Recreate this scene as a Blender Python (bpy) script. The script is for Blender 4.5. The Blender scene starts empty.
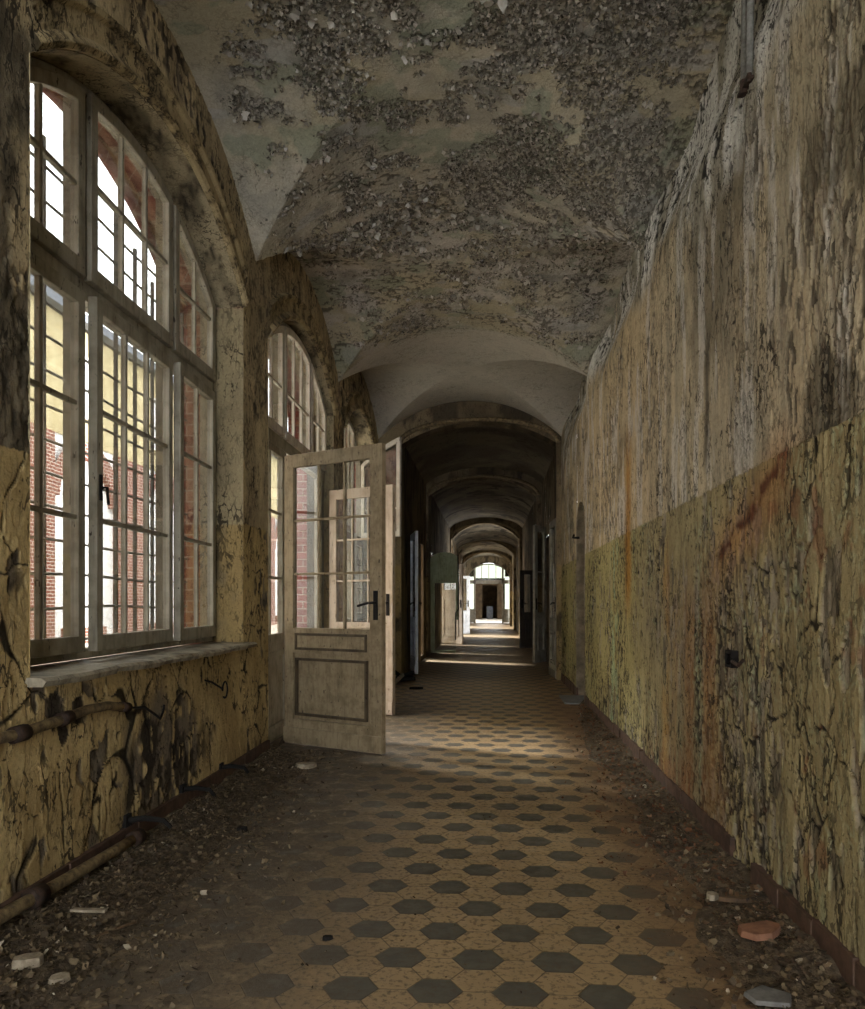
import bpy, math, random
import numpy as np
from mathutils import Vector, Matrix
random.seed(7)
rng = np.random.default_rng(11)
SC = bpy.context.scene
COL = SC.collection
PI = math.pi

# ------------------------------------------------------------------ place (metres)
XL, XR = -1.68, 1.06            # corridor wall faces
XW = -1.91                      # plane of the window frames
XO = -2.20                      # outer face of the brick wall
EYE = 1.14
BAY, C0, HW = 3.17, 4.105, 1.275   # bay length, centre of the first window, half opening
SPRING, RISE = 3.60, 0.56          # vault
ARCH0, ARCHR = 3.15, 0.47          # window arch springing and rise
DADO = 1.685
Y_BACK, Y_MID, Y_END = 2.52 - 2 * BAY, 2.52 + 3 * BAY, 45.0

def lin(c):
    c = np.asarray(c, float) / 255.0
    return np.where(c <= 0.04045, c / 12.92, ((c + 0.055) / 1.055) ** 2.4)
def lin4(c):
    l = lin(c); return (float(l[0]), float(l[1]), float(l[2]), 1.0)

# ------------------------------------------------------------------ noise in numpy
def h2(ix, iy, seed):
    n = (ix.astype(np.int64) * 374761393 + iy.astype(np.int64) * 668265263 + seed * 974711) & 0xFFFFFFFF
    n = ((n ^ (n >> 13)) * 1274126177) & 0xFFFFFFFF
    n = ((n ^ (n >> 16)) * 2246822519) & 0xFFFFFFFF
    n = n ^ (n >> 15)
    return (n & 0xFFFFFF) / float(0x1000000)
def vn(x, y, seed=0):
    ix, iy = np.floor(x), np.floor(y)
    fx, fy = x - ix, y - iy
    fx = fx * fx * fx * (fx * (fx * 6 - 15) + 10); fy = fy * fy * fy * (fy * (fy * 6 - 15) + 10)
    a, b = h2(ix, iy, seed), h2(ix + 1, iy, seed)
    c, d = h2(ix, iy + 1, seed), h2(ix + 1, iy + 1, seed)
    return (a + (b - a) * fx) * (1 - fy) + (c + (d - c) * fx) * fy
def fbm(x, y, o=4, seed=0, g=0.5):
    s, a, t = 0.0, 1.0, 0.0
    for i in range(o):
        s = s + a * vn(x * 2.03 ** i + 17.3 * i, y * 2.03 ** i - 9.1 * i, seed + i); t += a; a *= g
    return s / t
def ss(a, b, x):
    t = np.clip((x - a) / (b - a), 0, 1); return t * t * (3 - 2 * t)
def voro(x, y, seed=0):
    ix, iy = np.floor(x), np.floor(y)
    f1 = np.full(x.shape, 9.0); f2 = f1.copy(); idc = np.zeros(x.shape)
    for dx in (-1, 0, 1):
        for dy in (-1, 0, 1):
            cx, cy = ix + dx, iy + dy
            d = np.hypot(cx + h2(cx, cy, seed) - x, cy + h2(cx, cy, seed + 5) - y)
            r = h2(cx, cy, seed + 9)
            nearer = d < f1
            f2 = np.where(nearer, f1, np.minimum(f2, d))
            idc = np.where(nearer, r, idc); f1 = np.where(nearer, d, f1)
    return f1, f2 - f1, idc
def mix(a, b, t):
    t = np.asarray(t)[..., None]; return a * (1 - t) + b * t

# ------------------------------------------------------------------ material helper
class G:
    def __init__(s, name):
        s.m = bpy.data.materials.new(name); s.m.use_nodes = True
        s.t = s.m.node_tree; s.t.nodes.clear()
        s.out = s.t.nodes.new('ShaderNodeOutputMaterial')
    def n(s, typ, **kw):
        nd = s.t.nodes.new(typ)
        for k, v in kw.items(): setattr(nd, k, v)
        return nd
    def put(s, sock, v):
        if v is None: return
        if isinstance(v, bpy.types.NodeSocket): s.t.links.new(v, sock)
        else: sock.default_value = v
    def math(s, op, a, b=None, c=None, clamp=False):
        nd = s.n('ShaderNodeMath', operation=op, use_clamp=clamp)
        s.put(nd.inputs[0], a); s.put(nd.inputs[1], b); s.put(nd.inputs[2], c)
        return nd.outputs[0]
    def mix(s, f, a, b, blend='MIX'):
        nd = s.n('ShaderNodeMix', data_type='RGBA', blend_type=blend)
        s.put(nd.inputs[0], f); s.put(nd.inputs[6], a); s.put(nd.inputs[7], b)
        return nd.outputs[2]
    def pos(s):
        return s.n('ShaderNodeTexCoord').outputs['Object']
    def noise(s, vec, scale, detail=4, rough=0.55, stretch=None):
        if stretch:
            mp = s.n('ShaderNodeMapping'); s.put(mp.inputs['Vector'], vec); mp.inputs['Scale'].default_value = stretch
            vec = mp.outputs[0]
        nd = s.n('ShaderNodeTexNoise'); s.put(nd.inputs['Vector'], vec)
        nd.inputs['Scale'].default_value = scale; nd.inputs['Detail'].default_value = detail
        nd.inputs['Roughness'].default_value = rough
        return nd.outputs['Fac']
    def rng(s, v, a, b, lo=0.0, hi=1.0, smooth=True):
        nd = s.n('ShaderNodeMapRange'); nd.interpolation_type = 'SMOOTHSTEP' if smooth else 'LINEAR'
        s.put(nd.inputs[0], v)
        for i, q in enumerate((a, b, lo, hi)): nd.inputs[i + 1].default_value = q
        return nd.outputs[0]
    def bump(s, h, strength=0.4, dist=0.01):
        nd = s.n('ShaderNodeBump'); nd.inputs['Strength'].default_value = strength
        nd.inputs['Distance'].default_value = dist; s.put(nd.inputs['Height'], h)
        return nd.outputs[0]
    def bsdf(s, col, rough=0.8, normal=None, metal=0.0, spec=0.3):
        nd = s.n('ShaderNodeBsdfPrincipled')
        s.put(nd.inputs['Base Color'], col); s.put(nd.inputs['Roughness'], rough)
        s.put(nd.inputs['Metallic'], metal); s.put(nd.inputs['Specular IOR Level'], spec)
        if normal is not None: s.put(nd.inputs['Normal'], normal)
        s.t.links.new(nd.outputs[0], s.out.inputs[0])
        return s.m

def m_attr(name, rough=0.85, bump=0.55, scale=70, st=(1, 1, 0.38), cs=1.0, ck=0.85):
    """peeling plaster: per-vertex paint/plaster/mould albedo, fine grain and bump in nodes"""
    g = G(name); p = g.pos()
    at = g.n('ShaderNodeAttribute', attribute_name='paint').outputs['Color']
    n1 = g.noise(p, scale, 5, 0.7); n2 = g.noise(p, 14, 4, 0.6)
    c = g.mix(1.0, at, g.mix(n1, (0.70, 0.70, 0.70, 1), (1.70, 1.70, 1.70, 1)), 'MULTIPLY')
    c = g.mix(1.0, c, g.mix(n2, (0.85, 0.86, 0.87, 1), (1.15, 1.14, 1.12, 1)), 'MULTIPLY')
    def crackle(sc, st, thr, seed):
        mp = g.n('ShaderNodeMapping'); g.put(mp.inputs['Vector'], p); mp.inputs['Scale'].default_value = st; mp.inputs['Location'].default_value = (seed, seed * 2, 0)
        nw = g.n('ShaderNodeTexNoise'); g.put(nw.inputs['Vector'], mp.outputs[0]); nw.inputs['Scale'].default_value = sc * 0.7; nw.inputs['Detail'].default_value = 3
        wv = g.n('ShaderNodeVectorMath', operation='MULTIPLY_ADD'); g.put(wv.inputs[0], nw.outputs['Color']); wv.inputs[1].default_value = (1.6 / sc,) * 3; g.put(wv.inputs[2], mp.outputs[0])
        vo = g.n('ShaderNodeTexVoronoi', feature='DISTANCE_TO_EDGE'); g.put(vo.inputs['Vector'], wv.outputs[0]); vo.inputs['Scale'].default_value = sc
        br = g.rng(g.noise(mp.outputs[0], sc * 0.45, 4, 0.7), 0.46, 0.64, 0.0, thr)
        return g.rng(g.math('SUBTRACT', vo.outputs['Distance'], br), -0.014, 0.002, 1, 0)
    k1 = crackle(22 * cs, st, 0.10, 3.0); k2 = crackle(55 * cs, st, 0.13, 7.0)
    amt = g.rng(g.noise(p, 2.6, 4, 0.65), 0.38, 0.62, 0.25, 1.0)
    k = g.math('MULTIPLY', g.math('MAXIMUM', k1, g.math('MULTIPLY', k2, 0.8)), g.math('MULTIPLY', amt, ck))
    c = g.mix(k, c, lin4((24, 20, 15)))
    h = g.math('SUBTRACT', g.math('ADD', n1, n2), g.math('MULTIPLY', k, 1.6))
    return g.bsdf(c, rough, g.bump(h, bump, 0.007), spec=0.2)

def m_wood(name, base, worn, dirt, scale=1.0):
    g = G(name); p = g.pos()
    grain = g.noise(p, 30 * scale, 4, 0.6, (1, 1, 0.12))
    blot = g.noise(p, 6 * scale, 5, 0.65); chip = g.noise(p, 34 * scale, 3, 0.7, (1, 1, 0.4))
    c = g.mix(g.rng(blot, 0.38, 0.72), lin4(base), lin4(worn))
    c = g.mix(g.rng(grain, 0.45, 0.8, 0, 0.45), c, lin4(dirt))
    chipm = g.rng(chip, 0.64, 0.69)
    c = g.mix(chipm, c, lin4(dirt))
    h = g.math('SUBTRACT', g.math('MULTIPLY', grain, 0.5), chipm)
    return g.bsdf(c, 0.62, g.bump(h, 0.5, 0.003), spec=0.3)

def m_plain(name, base, var, rough=0.7, scale=20, bump=0.4, metal=0.0, dist=0.004):
    g = G(name); p = g.pos()
    n = g.noise(p, scale, 5, 0.65)
    return g.bsdf(g.mix(g.rng(n, 0.3, 0.7), lin4(base), lin4(var)), rough, g.bump(n, bump, dist), metal)

def m_brick(name, b1, b2, mortar, bw=0.25, bh=0.077):
    g = G(name); p = g.pos()
    sp = g.n('ShaderNodeSeparateXYZ'); g.put(sp.inputs[0], p)
    cb = g.n('ShaderNodeCombineXYZ')
    g.put(cb.inputs[0], g.math('ADD', sp.outputs[0], sp.outputs[1])); g.put(cb.inputs[1], sp.outputs[2])
    br = g.n('ShaderNodeTexBrick'); g.put(br.inputs['Vector'], cb.outputs[0])
    br.inputs['Scale'].default_value = 1.0; br.inputs['Brick Width'].default_value = bw
    br.inputs['Row Height'].default_value = bh; br.inputs['Mortar Size'].default_value = 0.006 if bw < 0.28 else 0.016
    br.inputs['Mortar Smooth'].default_value = 0.2
    br.inputs['Color1'].default_value = lin4(b1); br.inputs['Color2'].default_value = lin4(b2)
    br.inputs['Mortar'].default_value = lin4(mortar)
    n = g.noise(p, 9, 5, 0.65)
    c = g.mix(1.0, br.outputs['Color'], g.mix(n, (0.7, 0.7, 0.7, 1), (1.25, 1.25, 1.25, 1)), 'MULTIPLY')
    h = g.math('SUBTRACT', g.math('MULTIPLY', n, 0.3), br.outputs['Fac'])
    return g.bsdf(c, 0.85, g.bump(h, 0.6, 0.006), spec=0.2)

def m_glass(name, tint, dust):
    g = G(name); p = g.pos()
    n = g.noise(p, 5, 5, 0.7)
    tr = g.n('ShaderNodeBsdfTransparent'); tr.inputs[0].default_value = tint
    gl = g.n('ShaderNodeBsdfGlossy'); gl.inputs['Roughness'].default_value = 0.06
    df = g.n('ShaderNodeBsdfDiffuse'); df.inputs[0].default_value = lin4((190, 188, 175))
    fr = g.n('ShaderNodeFresnel'); fr.inputs[0].default_value = 1.45
    a = g.n('ShaderNodeMixShader'); g.put(a.inputs[0], g.math('MULTIPLY', fr.outputs[0], 0.6))
    g.t.links.new(tr.outputs[0], a.inputs[1]); g.t.links.new(gl.outputs[0], a.inputs[2])
    b = g.n('ShaderNodeMixShader'); g.put(b.inputs[0], g.rng(n, 0.4, 0.8, dust * 0.3, dust))
    g.t.links.new(a.outputs[0], b.inputs[1]); g.t.links.new(df.outputs[0], b.inputs[2])
    g.t.links.new(b.outputs[0], g.out.inputs[0])
    return g.m

def m_floor():
    g = G('hexagon_tiles'); p = g.pos()
    sp = g.n('ShaderNodeSeparateXYZ'); g.put(sp.inputs[0], p)
    S = 0.25 / 3; A = 0.8660254
    x = g.math('SUBTRACT', sp.outputs[0], -0.162); y = g.math('SUBTRACT', sp.outputs[1], 2.361)
    def fold(v, per, off):
        w = g.math('ADD', v, off + per * 400.5)
        return g.math('ABSOLUTE', g.math('SUBTRACT', g.math('MODULO', w, per), per / 2))
    def lattice(px, py):
        ds = []
        for o in (0, 1):
            ax, ay = fold(x, px, o * px / 2), fold(y, py, o * py / 2)
            ds.append(g.math('MAXIMUM', ay, g.math('ADD', g.math('MULTIPLY', ax, A), g.math('MULTIPLY', ay, 0.5))))
        return g.math('MINIMUM', ds[0], ds[1])
    dark = lattice(3 * S, 6 * A * S); al = lattice(3 * S, 2 * A * S)
    isdark = g.rng(dark, A * S - 0.002, A * S + 0.001, 1, 0)
    grout = g.rng(al, A * S - 0.0032, A * S - 0.0008)
    nb = g.noise(p, 3.0, 5, 0.6); nf = g.noise(p, 45, 5, 0.7); nm = g.noise(p, 12, 5, 0.65)
    light = g.mix(nb, lin4((168, 142, 104)), lin4((144, 122, 90)))
    drk = g.mix(nm, lin4((92, 88, 77)), lin4((74, 72, 65)))
    c = g.mix(isdark, light, drk)
    c = g.mix(g.math('MULTIPLY', grout, 0.75), c, lin4((70, 60, 45)))
    # scratches and spots of dirt
    c = g.mix(g.rng(nf, 0.49, 0.63, 0, 0.8), c, lin4((84, 72, 54)))
    # dust thickening towards the walls
    edL = g.rng(g.math('ADD', sp.outputs[0], g.math('MULTIPLY', nm, 0.9)), -0.50, 0.34, 1, 0)
    edR = g.rng(g.math('SUBTRACT', sp.outputs[0], g.math('MULTIPLY', nm, 0.55)), 0.1, 0.62, 0, 1)
    ym = g.rng(sp.outputs[1], 8.0, 10.5, 1, 0.35)
    dl = g.mix(nf, lin4((100, 88, 70)), lin4((70, 60, 47)))
    dr = g.mix(nf, lin4((128, 96, 62)), lin4((86, 64, 42)))
    dirtn = g.rng(nm, 0.30, 0.55)
    mL = g.math('MULTIPLY', g.math('MULTIPLY', edL, ym), g.math('ADD', g.math('MULTIPLY', dirtn, 0.5), 0.5))
    mR = g.math('MULTIPLY', g.math('MULTIPLY', edR, ym), 0.92)
    c = g.mix(g.math('MULTIPLY', mL, 0.95), c, dl); c = g.mix(mR, c, dr)
    dirt = g.math('MAXIMUM', mL, mR)
    h = g.math('SUBTRACT', g.math('MULTIPLY', nf, g.math('ADD', g.math('MULTIPLY', dirt, 1.6), 0.25)), g.math('MULTIPLY', grout, 0.5))
    rough = g.math('ADD', g.math('MULTIPLY', dirt, 0.4), g.rng(nm, 0.3, 0.7, 0.38, 0.56), clamp=True)
    return g.bsdf(c, rough, g.bump(h, 0.35, 0.006), spec=0.45)

M = {}
M['wallL'] = m_attr('peeling_ochre_plaster'); M['wallR'] = m_attr('peeling_olive_plaster')
M['vault'] = m_attr('peeling_ceiling_plaster', st=(1, 1, 1), ck=0.35); M['far'] = m_attr('stained_far_plaster')
M['chip'] = m_attr('curled_paint_flakes', 0.9, 0.2, ck=0.0)
M['floor'] = m_floor()
M['wood'] = m_wood('grimy_white_paint', (158, 152, 135), (124, 117, 100), (64, 56, 44))
M['woodin'] = m_wood('bright_white_paint', (205, 198, 184), (176, 166, 150), (96, 84, 66))
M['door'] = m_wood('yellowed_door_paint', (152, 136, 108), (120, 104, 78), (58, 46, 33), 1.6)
M['moulding'] = m_wood('shade_dark_moulding_paint', (86, 74, 56), (60, 50, 37), (36, 29, 21), 1.3)  # dark tone painted in for the shade around the door panels
M['doorwhite'] = m_wood('pinkish_white_door_paint', (190, 176, 158), (164, 150, 130), (96, 82, 66))
M['doorblue'] = m_wood('bluish_white_door_paint', (220, 226, 234), (196, 204, 214), (110, 110, 112))
M['green'] = m_wood('sage_green_paint', (176, 184, 150), (150, 158, 122), (84, 86, 66))
M['darkdoor'] = m_wood('dark_brown_paint', (62, 54, 44), (46, 40, 34), (24, 21, 18))
M['brick'] = m_brick('red_brick', (128, 62, 50), (104, 50, 42), (150, 132, 116))
M['brickfar'] = m_brick('courtyard_brick', (132, 78, 64), (112, 62, 50), (186, 172, 156), 0.30, 0.12)
M['yellow'] = m_plain('yellow_plaster', (190, 176, 136), (168, 152, 112), 0.9, 2)
M['white'] = m_plain('whitewashed_plaster', (232, 230, 226), (214, 212, 208), 0.9, 2)
M['slate'] = m_plain('slate', (110, 114, 120), (86, 90, 96), 0.7, 6)
M['yard'] = m_plain('pale_gravel', (200, 194, 180), (176, 168, 152), 0.95, 8)
M['iron'] = m_plain('weathered_grey_iron', (124, 124, 118), (88, 86, 80), 0.6, 40, 0.5)
M['rust'] = m_plain('rusty_iron', (66, 48, 36), (34, 28, 24), 0.8, 50, 0.8)
M['black'] = m_plain('black_iron', (30, 27, 24), (18, 16, 14), 0.95, 40)
M['pipe'] = m_plain('painted_conduit', (138, 120, 86), (72, 60, 44), 0.65, 30, 0.6)
M['skirt'] = m_plain('brown_skirting_tile', (94, 72, 58), (66, 51, 41), 0.75, 16, 0.4)
M['dirt'] = m_plain('plaster_dust', (104, 90, 70), (66, 56, 44), 0.95, 26, 1.0, dist=0.02)
M['redtile'] = m_plain('red_clay_tile', (136, 96, 72), (108, 76, 58), 0.8, 22, 0.5)
M['greytile'] = m_plain('grey_cement_tile', (116, 114, 108), (92, 90, 86), 0.75, 30, 0.4)
M['plank'] = m_wood('rotten_wood', (92, 72, 50), (70, 54, 38), (38, 30, 22))
M['rubble'] = m_plain('plaster_lump', (164, 152, 130), (120, 108, 90), 0.95, 30, 0.8)
M['sill'] = m_wood('peeling_sill_paint', (156, 147, 126), (78, 67, 50), (34, 28, 21), 1.6)
M['glassdim'] = m_glass('grimy_end_glass', (0.40, 0.42, 0.36, 1), 0.10)
M['glass'] = m_glass('dusty_window_glass', (0.90, 0.91, 0.90, 1), 0.05)
M['niche'] = m_plain('niche_plaster', (150, 138, 116), (108, 99, 82), 0.9, 9)
M['room'] = m_plain('dim_brown_plaster', (104, 88, 66), (72, 60, 46), 0.95, 3)
M['threshold'] = m_plain('grey_stone_slab', (126, 128, 130), (100, 102, 104), 0.6, 14)

# ------------------------------------------------------------------ object helpers
def tag(o, label=None, cat=None, group=None, kind=None):
    if label: o['label'] = label
    if cat: o['category'] = cat
    if group: o['group'] = group
    if kind: o['kind'] = kind
    return o
def empty(name, loc=(0, 0, 0), rz=0.0, **kw):
    o = bpy.data.objects.new(name, None); COL.objects.link(o)
    o.location = loc; o.rotation_euler = (0, 0, rz); o.empty_display_size = 0.1
    return tag(o, **kw)
def link(name, me, mat, parent=None, loc=None, rz=0.0, bevel=0.0, smooth=False):
    if mat is not None: me.materials.append(mat)
    o = bpy.data.objects.new(name, me); COL.objects.link(o)
    if parent: o.parent = parent
    if loc: o.location = loc
    o.rotation_euler = (0, 0, rz)
    if smooth: me.polygons.foreach_set('use_smooth', [True] * len(me.polygons))
    if bevel:
        b = o.modifiers.new('bevel', 'BEVEL'); b.width = bevel; b.segments = 2; b.limit_method = 'ANGLE'
    return o
class MB:
    def __init__(s): s.v, s.f = [], []
    def add(s, vs, fs):
        b = len(s.v); s.v += [tuple(q) for q in vs]; s.f += [tuple(b + i for i in q) for q in fs]; return s
    def box(s, x0, y0, z0, x1, y1, z1):
        vs = [(x0, y0, z0), (x1, y0, z0), (x1, y1, z0), (x0, y1, z0), (x0, y0, z1), (x1, y0, z1), (x1, y1, z1), (x0, y1, z1)]
        return s.add(vs, [(3, 2, 1, 0), (4, 5, 6, 7), (0, 1, 5, 4), (1, 2, 6, 5), (2, 3, 7, 6), (3, 0, 4, 7)])
    def tube(s, pts, r, n=8, cap=True):
        pts = [Vector(p) for p in pts]; rs = r if isinstance(r, (list, tuple)) else [r] * len(pts)
        b = len(s.v); up = Vector((0, 0, 1))
        for i, p in enumerate(pts):
            t = (pts[min(i + 1, len(pts) - 1)] - pts[max(i - 1, 0)]).normalized()
            a = up if abs(t.dot(up)) < 0.95 else Vector((1, 0, 0))
            e1 = t.cross(a).normalized(); e2 = t.cross(e1)
            for k in range(n):
                w = 2 * PI * k / n; s.v.append(tuple(p + rs[i] * (math.cos(w) * e1 + math.sin(w) * e2)))
        for i in range(len(pts) - 1):
            for k in range(n):
                k2 = (k + 1) % n; s.f.append((b + i * n + k, b + i * n + k2, b + (i + 1) * n + k2, b + (i + 1) * n + k))
        if cap:
            s.f.append(tuple(b + k for k in reversed(range(n)))); e = b + (len(pts) - 1) * n; s.f.append(tuple(e + k for k in range(n)))
        return s
    def ring(s, outer, inner, x0, x1):
        """closed outlines of (y, z) points, same count, thickness x0..x1"""
        n = len(outer); b = len(s.v)
        for x in (x0, x1):
            s.v += [(x, y, z) for y, z in outer]; s.v += [(x, y, z) for y, z in inner]
        O0, I0, O1, I1 = b, b + n, b + 2 * n, b + 3 * n
        for i in range(n):
            j = (i + 1) % n
            s.f += [(O0 + i, O0 + j, I0 + j, I0 + i), (O1 + j, O1 + i, I1 + i, I1 + j),
                    (O0 + j, O0 + i, O1 + i, O1 + j), (I0 + i, I0 + j, I1 + j, I1 + i)]
        return s
    def prism(s, pts, x0, x1):
        """(y, z) outline extruded along x"""
        n = len(pts); b = len(s.v)
        s.v += [(x0, y, z) for y, z in pts] + [(x1, y, z) for y, z in pts]
        s.f += [tuple(b + i for i in range(n)), tuple(b + n + i for i in reversed(range(n)))]
        s.f += [(b + (i + 1) % n, b + i, b + n + i, b + n + (i + 1) % n) for i in range(n)]
        return s
    def strip(s, a, b_):
        """quads between two polylines"""
        n = len(a); b = len(s.v); s.v += [tuple(q) for q in a] + [tuple(q) for q in b_]
        s.f += [(b + i, b + i + 1, b + n + i + 1, b + n + i) for i in range(n - 1)]
        return s
    def build(s, name, mat, parent=None, **kw):
        me = bpy.data.meshes.new(name); me.from_pydata(s.v, [], s.f); me.validate(); me.update()
        return link(name, me, mat, parent, **kw)
def np_mesh(name, V, F, col=None, smooth=True):
    me = bpy.data.meshes.new(name); V = np.asarray(V, np.float32); F = np.asarray(F, np.int32)
    me.vertices.add(len(V)); me.vertices.foreach_set('co', V.ravel())
    k = F.shape[1]
    me.loops.add(F.size); me.loops.foreach_set('vertex_index', F.ravel())
    me.polygons.add(len(F)); me.polygons.foreach_set('loop_start', np.arange(0, F.size, k, dtype=np.int32))
    me.update(calc_edges=True)
    if smooth: me.polygons.foreach_set('use_smooth', np.ones(len(F), bool))
    if col is not None:
        a = me.color_attributes.new('paint', 'FLOAT_COLOR', 'POINT')
        c = np.ones((len(V), 4), np.float32); c[:, :3] = np.clip(col, 0.002, 1); a.data.foreach_set('color', c.ravel())
    return me
class GridSet:
    """collects structured patches (parameter grids) into one mesh"""
    def __init__(s): s.p, s.f, s.n = [], [], 0
    def patch(s, A, B):                           # 2-D arrays of the two surface coordinates
        nu, nv = A.shape
        s.p.append(np.stack([A.ravel(), B.ravel()], 1))
        i = np.arange(nu * nv).reshape(nu, nv) + s.n
        s.f.append(np.stack([i[:-1, :-1], i[1:, :-1], i[1:, 1:], i[:-1, 1:]], -1).reshape(-1, 4)); s.n += nu * nv
    def get(s): return np.concatenate(s.p), np.concatenate(s.f)

def zB(Y):                                         # cross barrel of a bay, 2.52 + k * BAY
    t = ((np.asarray(Y) - 2.52) % BAY) / BAY * 2 - 1
    return seg(t, 1.0)
def seg(t, w):
    R = (1.37 ** 2 + RISE ** 2) / (2 * RISE)
    return SPRING + np.sqrt(np.maximum(R * R - (np.clip(t / w, -1, 1) * 1.37) ** 2, 0)) - (R - RISE)
def zA(X):
    return seg(np.asarray(X) - (XL + XR) / 2, (XR - XL) / 2)
def arch(o, w=HW, z0=ARCH0, r=ARCHR):
    R = (w * w + r * r) / (2 * r)
    return z0 + np.sqrt(np.maximum(R * R - np.minimum(np.abs(o), w) ** 2, 0)) - (R - r)
AR = (HW * HW + ARCHR * ARCHR) / (2 * ARCHR); AZ = ARCH0 + ARCHR - AR      # circle of the window arches
def arc_pts(c, r_, lim, n):                        # points of the arch circle widened by r_, cut at +-lim
    t = np.linspace(-1, 1, n) * math.asin(min(1.0, lim / (AR + r_)))
    return c + (AR + r_) * np.sin(t), AZ + (AR + r_) * np.cos(t)
def geo(y0, y1, k):                                # samples that widen with distance
    n = max(2, int(math.log(y1 / y0) / k)); return y0 * (y1 / y0) ** (np.arange(n + 1) / n)

# ------------------------------------------------------------------ left wall
def wall_patches(gs, cols, spans, dz):
    """cols: 1-D y samples; spans(y) -> lower, upper arrays"""
    lo, hi = spans(cols)
    n = max(2, int(np.max(hi - lo) / dz)); t = np.linspace(0, 1, n + 1)[None, :]
    gs.patch(np.repeat(cols[:, None], n + 1, 1), lo[:, None] + (hi - lo)[:, None] * t)
def crackset(u, v, cu, cv, seed, w0, w1, reg):
    wu = u / cu + 0.55 * (fbm(u / cu * 0.8, v / cv * 0.8, 3, seed + 1) - 0.5) * 2
    wv = v / cv + 0.55 * (fbm(u / cu * 0.8, v / cv * 0.8, 3, seed + 2) - 0.5) * 2
    f, e, i = voro(wu, wv, seed)
    w = w0 + (w1 - w0) * reg * ss(0.36, 0.60, fbm(u / cu * 1.1, v / cv * 1.1, 3, seed + 3))
    return (1 - ss(w * 0.45, w + 1e-5, e)) * (w > 0.004), e, i

def left_paint(Y, z):
    P = len(Y)
    f1 = fbm(Y * 1.1, z * 1.1, 5, 21); f2 = fbm(Y * 5, z * 3, 5, 22); f3 = fbm(Y * 16, z * 8, 4, 23)
    low = Y * 0 + (z < DADO + 0.012 * (f3 - 0.5))
    ochre = mix(lin((184, 163, 116)) * np.ones((P, 3)), lin((160, 139, 96)), ss(0.35, 0.7, f2))
    ochre = mix(ochre, lin((142, 124, 82)), ss(0.5, 0.8, f1) * 0.7)
    grey = mix(lin((180, 164, 130)) * np.ones((P, 3)), lin((148, 134, 106)), ss(0.35, 0.65, f2))
    col = mix(grey, ochre, low)
    # big cracks in the dado, fine flaking above
    reg = ss(0.35, 0.75, fbm(Y * 1.7, z * 1.7, 3, 31))
    big, eb, ib = crackset(Y, z, 0.34, 0.46, 33, 0.012, 0.11, reg)
    sm, es, i2 = crackset(Y, z, 0.07, 0.13, 35, 0.0, 0.22, ss(0.5, 0.68, fbm(Y * 2.6, z * 2.0, 4, 37)))
    up, eu, iu = crackset(Y, z, 0.035, 0.06, 39, 0.0, 0.45, ss(0.40, 0.66, fbm(Y * 2.2, z * 2.2, 4, 41)))
    crack = np.where(low > 0.5, np.maximum(big, sm * ss(0.3, 0.5, f1)), up * 0.7)
    gone = np.where(low > 0.5, (i2 > 0.72) * ss(0.58, 0.66, fbm(Y * 2.3, z * 2.3, 4, 43)), (iu > 0.6) * ss(0.5, 0.6, fbm(Y * 1.9, z * 1.9, 4, 45)))
    # bare blackened patch below the window
    d = np.hypot((Y - 4.08) / 0.62, (z - 0.30) / 0.42)
    bare = ss(1.15, 0.55, d + 0.9 * (fbm(Y * 7, z * 3.5, 4, 47) - 0.5)) * (z < 0.8)
    bare = bare * ss(0.30, 0.42, fbm(Y * 22, z * 9, 4, 48))
    gone = np.maximum(gone, bare)
    plaster = mix(lin((112, 102, 86)) * np.ones((P, 3)), lin((58, 51, 42)), ss(0.4, 0.6, f3))
    col = mix(col, plaster, gone)
    col = mix(col, lin((20, 17, 13)), crack ** 1.5 * 0.95)
    # soot-grey mould on the near pier and grime low down
    mould = ss(3.0, 2.8, Y + 0.1 * (f2 - 0.5)) * (1 - low) * ss(0.22, 0.5, f2)
    col = mix(col, mix(lin((104, 96, 80)) * np.ones((P, 3)), lin((62, 57, 47)), ss(0.4, 0.6, f3)), mould * 0.9)
    col = mix(col, lin((86, 70, 44)), ss(0.35, 0.0, z) * 0.5 * ss(0.3, 0.6, f1))
    curlb = np.exp(-eb / 0.05) * (ib - 0.35) * 0.020 * reg
    curls = np.exp(-es / 0.15) * (i2 - 0.3) * 0.010
    curlu = np.exp(-eu / 0.25) * (iu - 0.2) * 0.006
    h = np.where(low > 0.5, curlb + curls, curlu) * (1 - gone) - 0.006 * crack - 0.005 * gone + 0.006 * (f1 - 0.5) + 0.003 * (f3 - 0.5)
    return h, col

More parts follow.
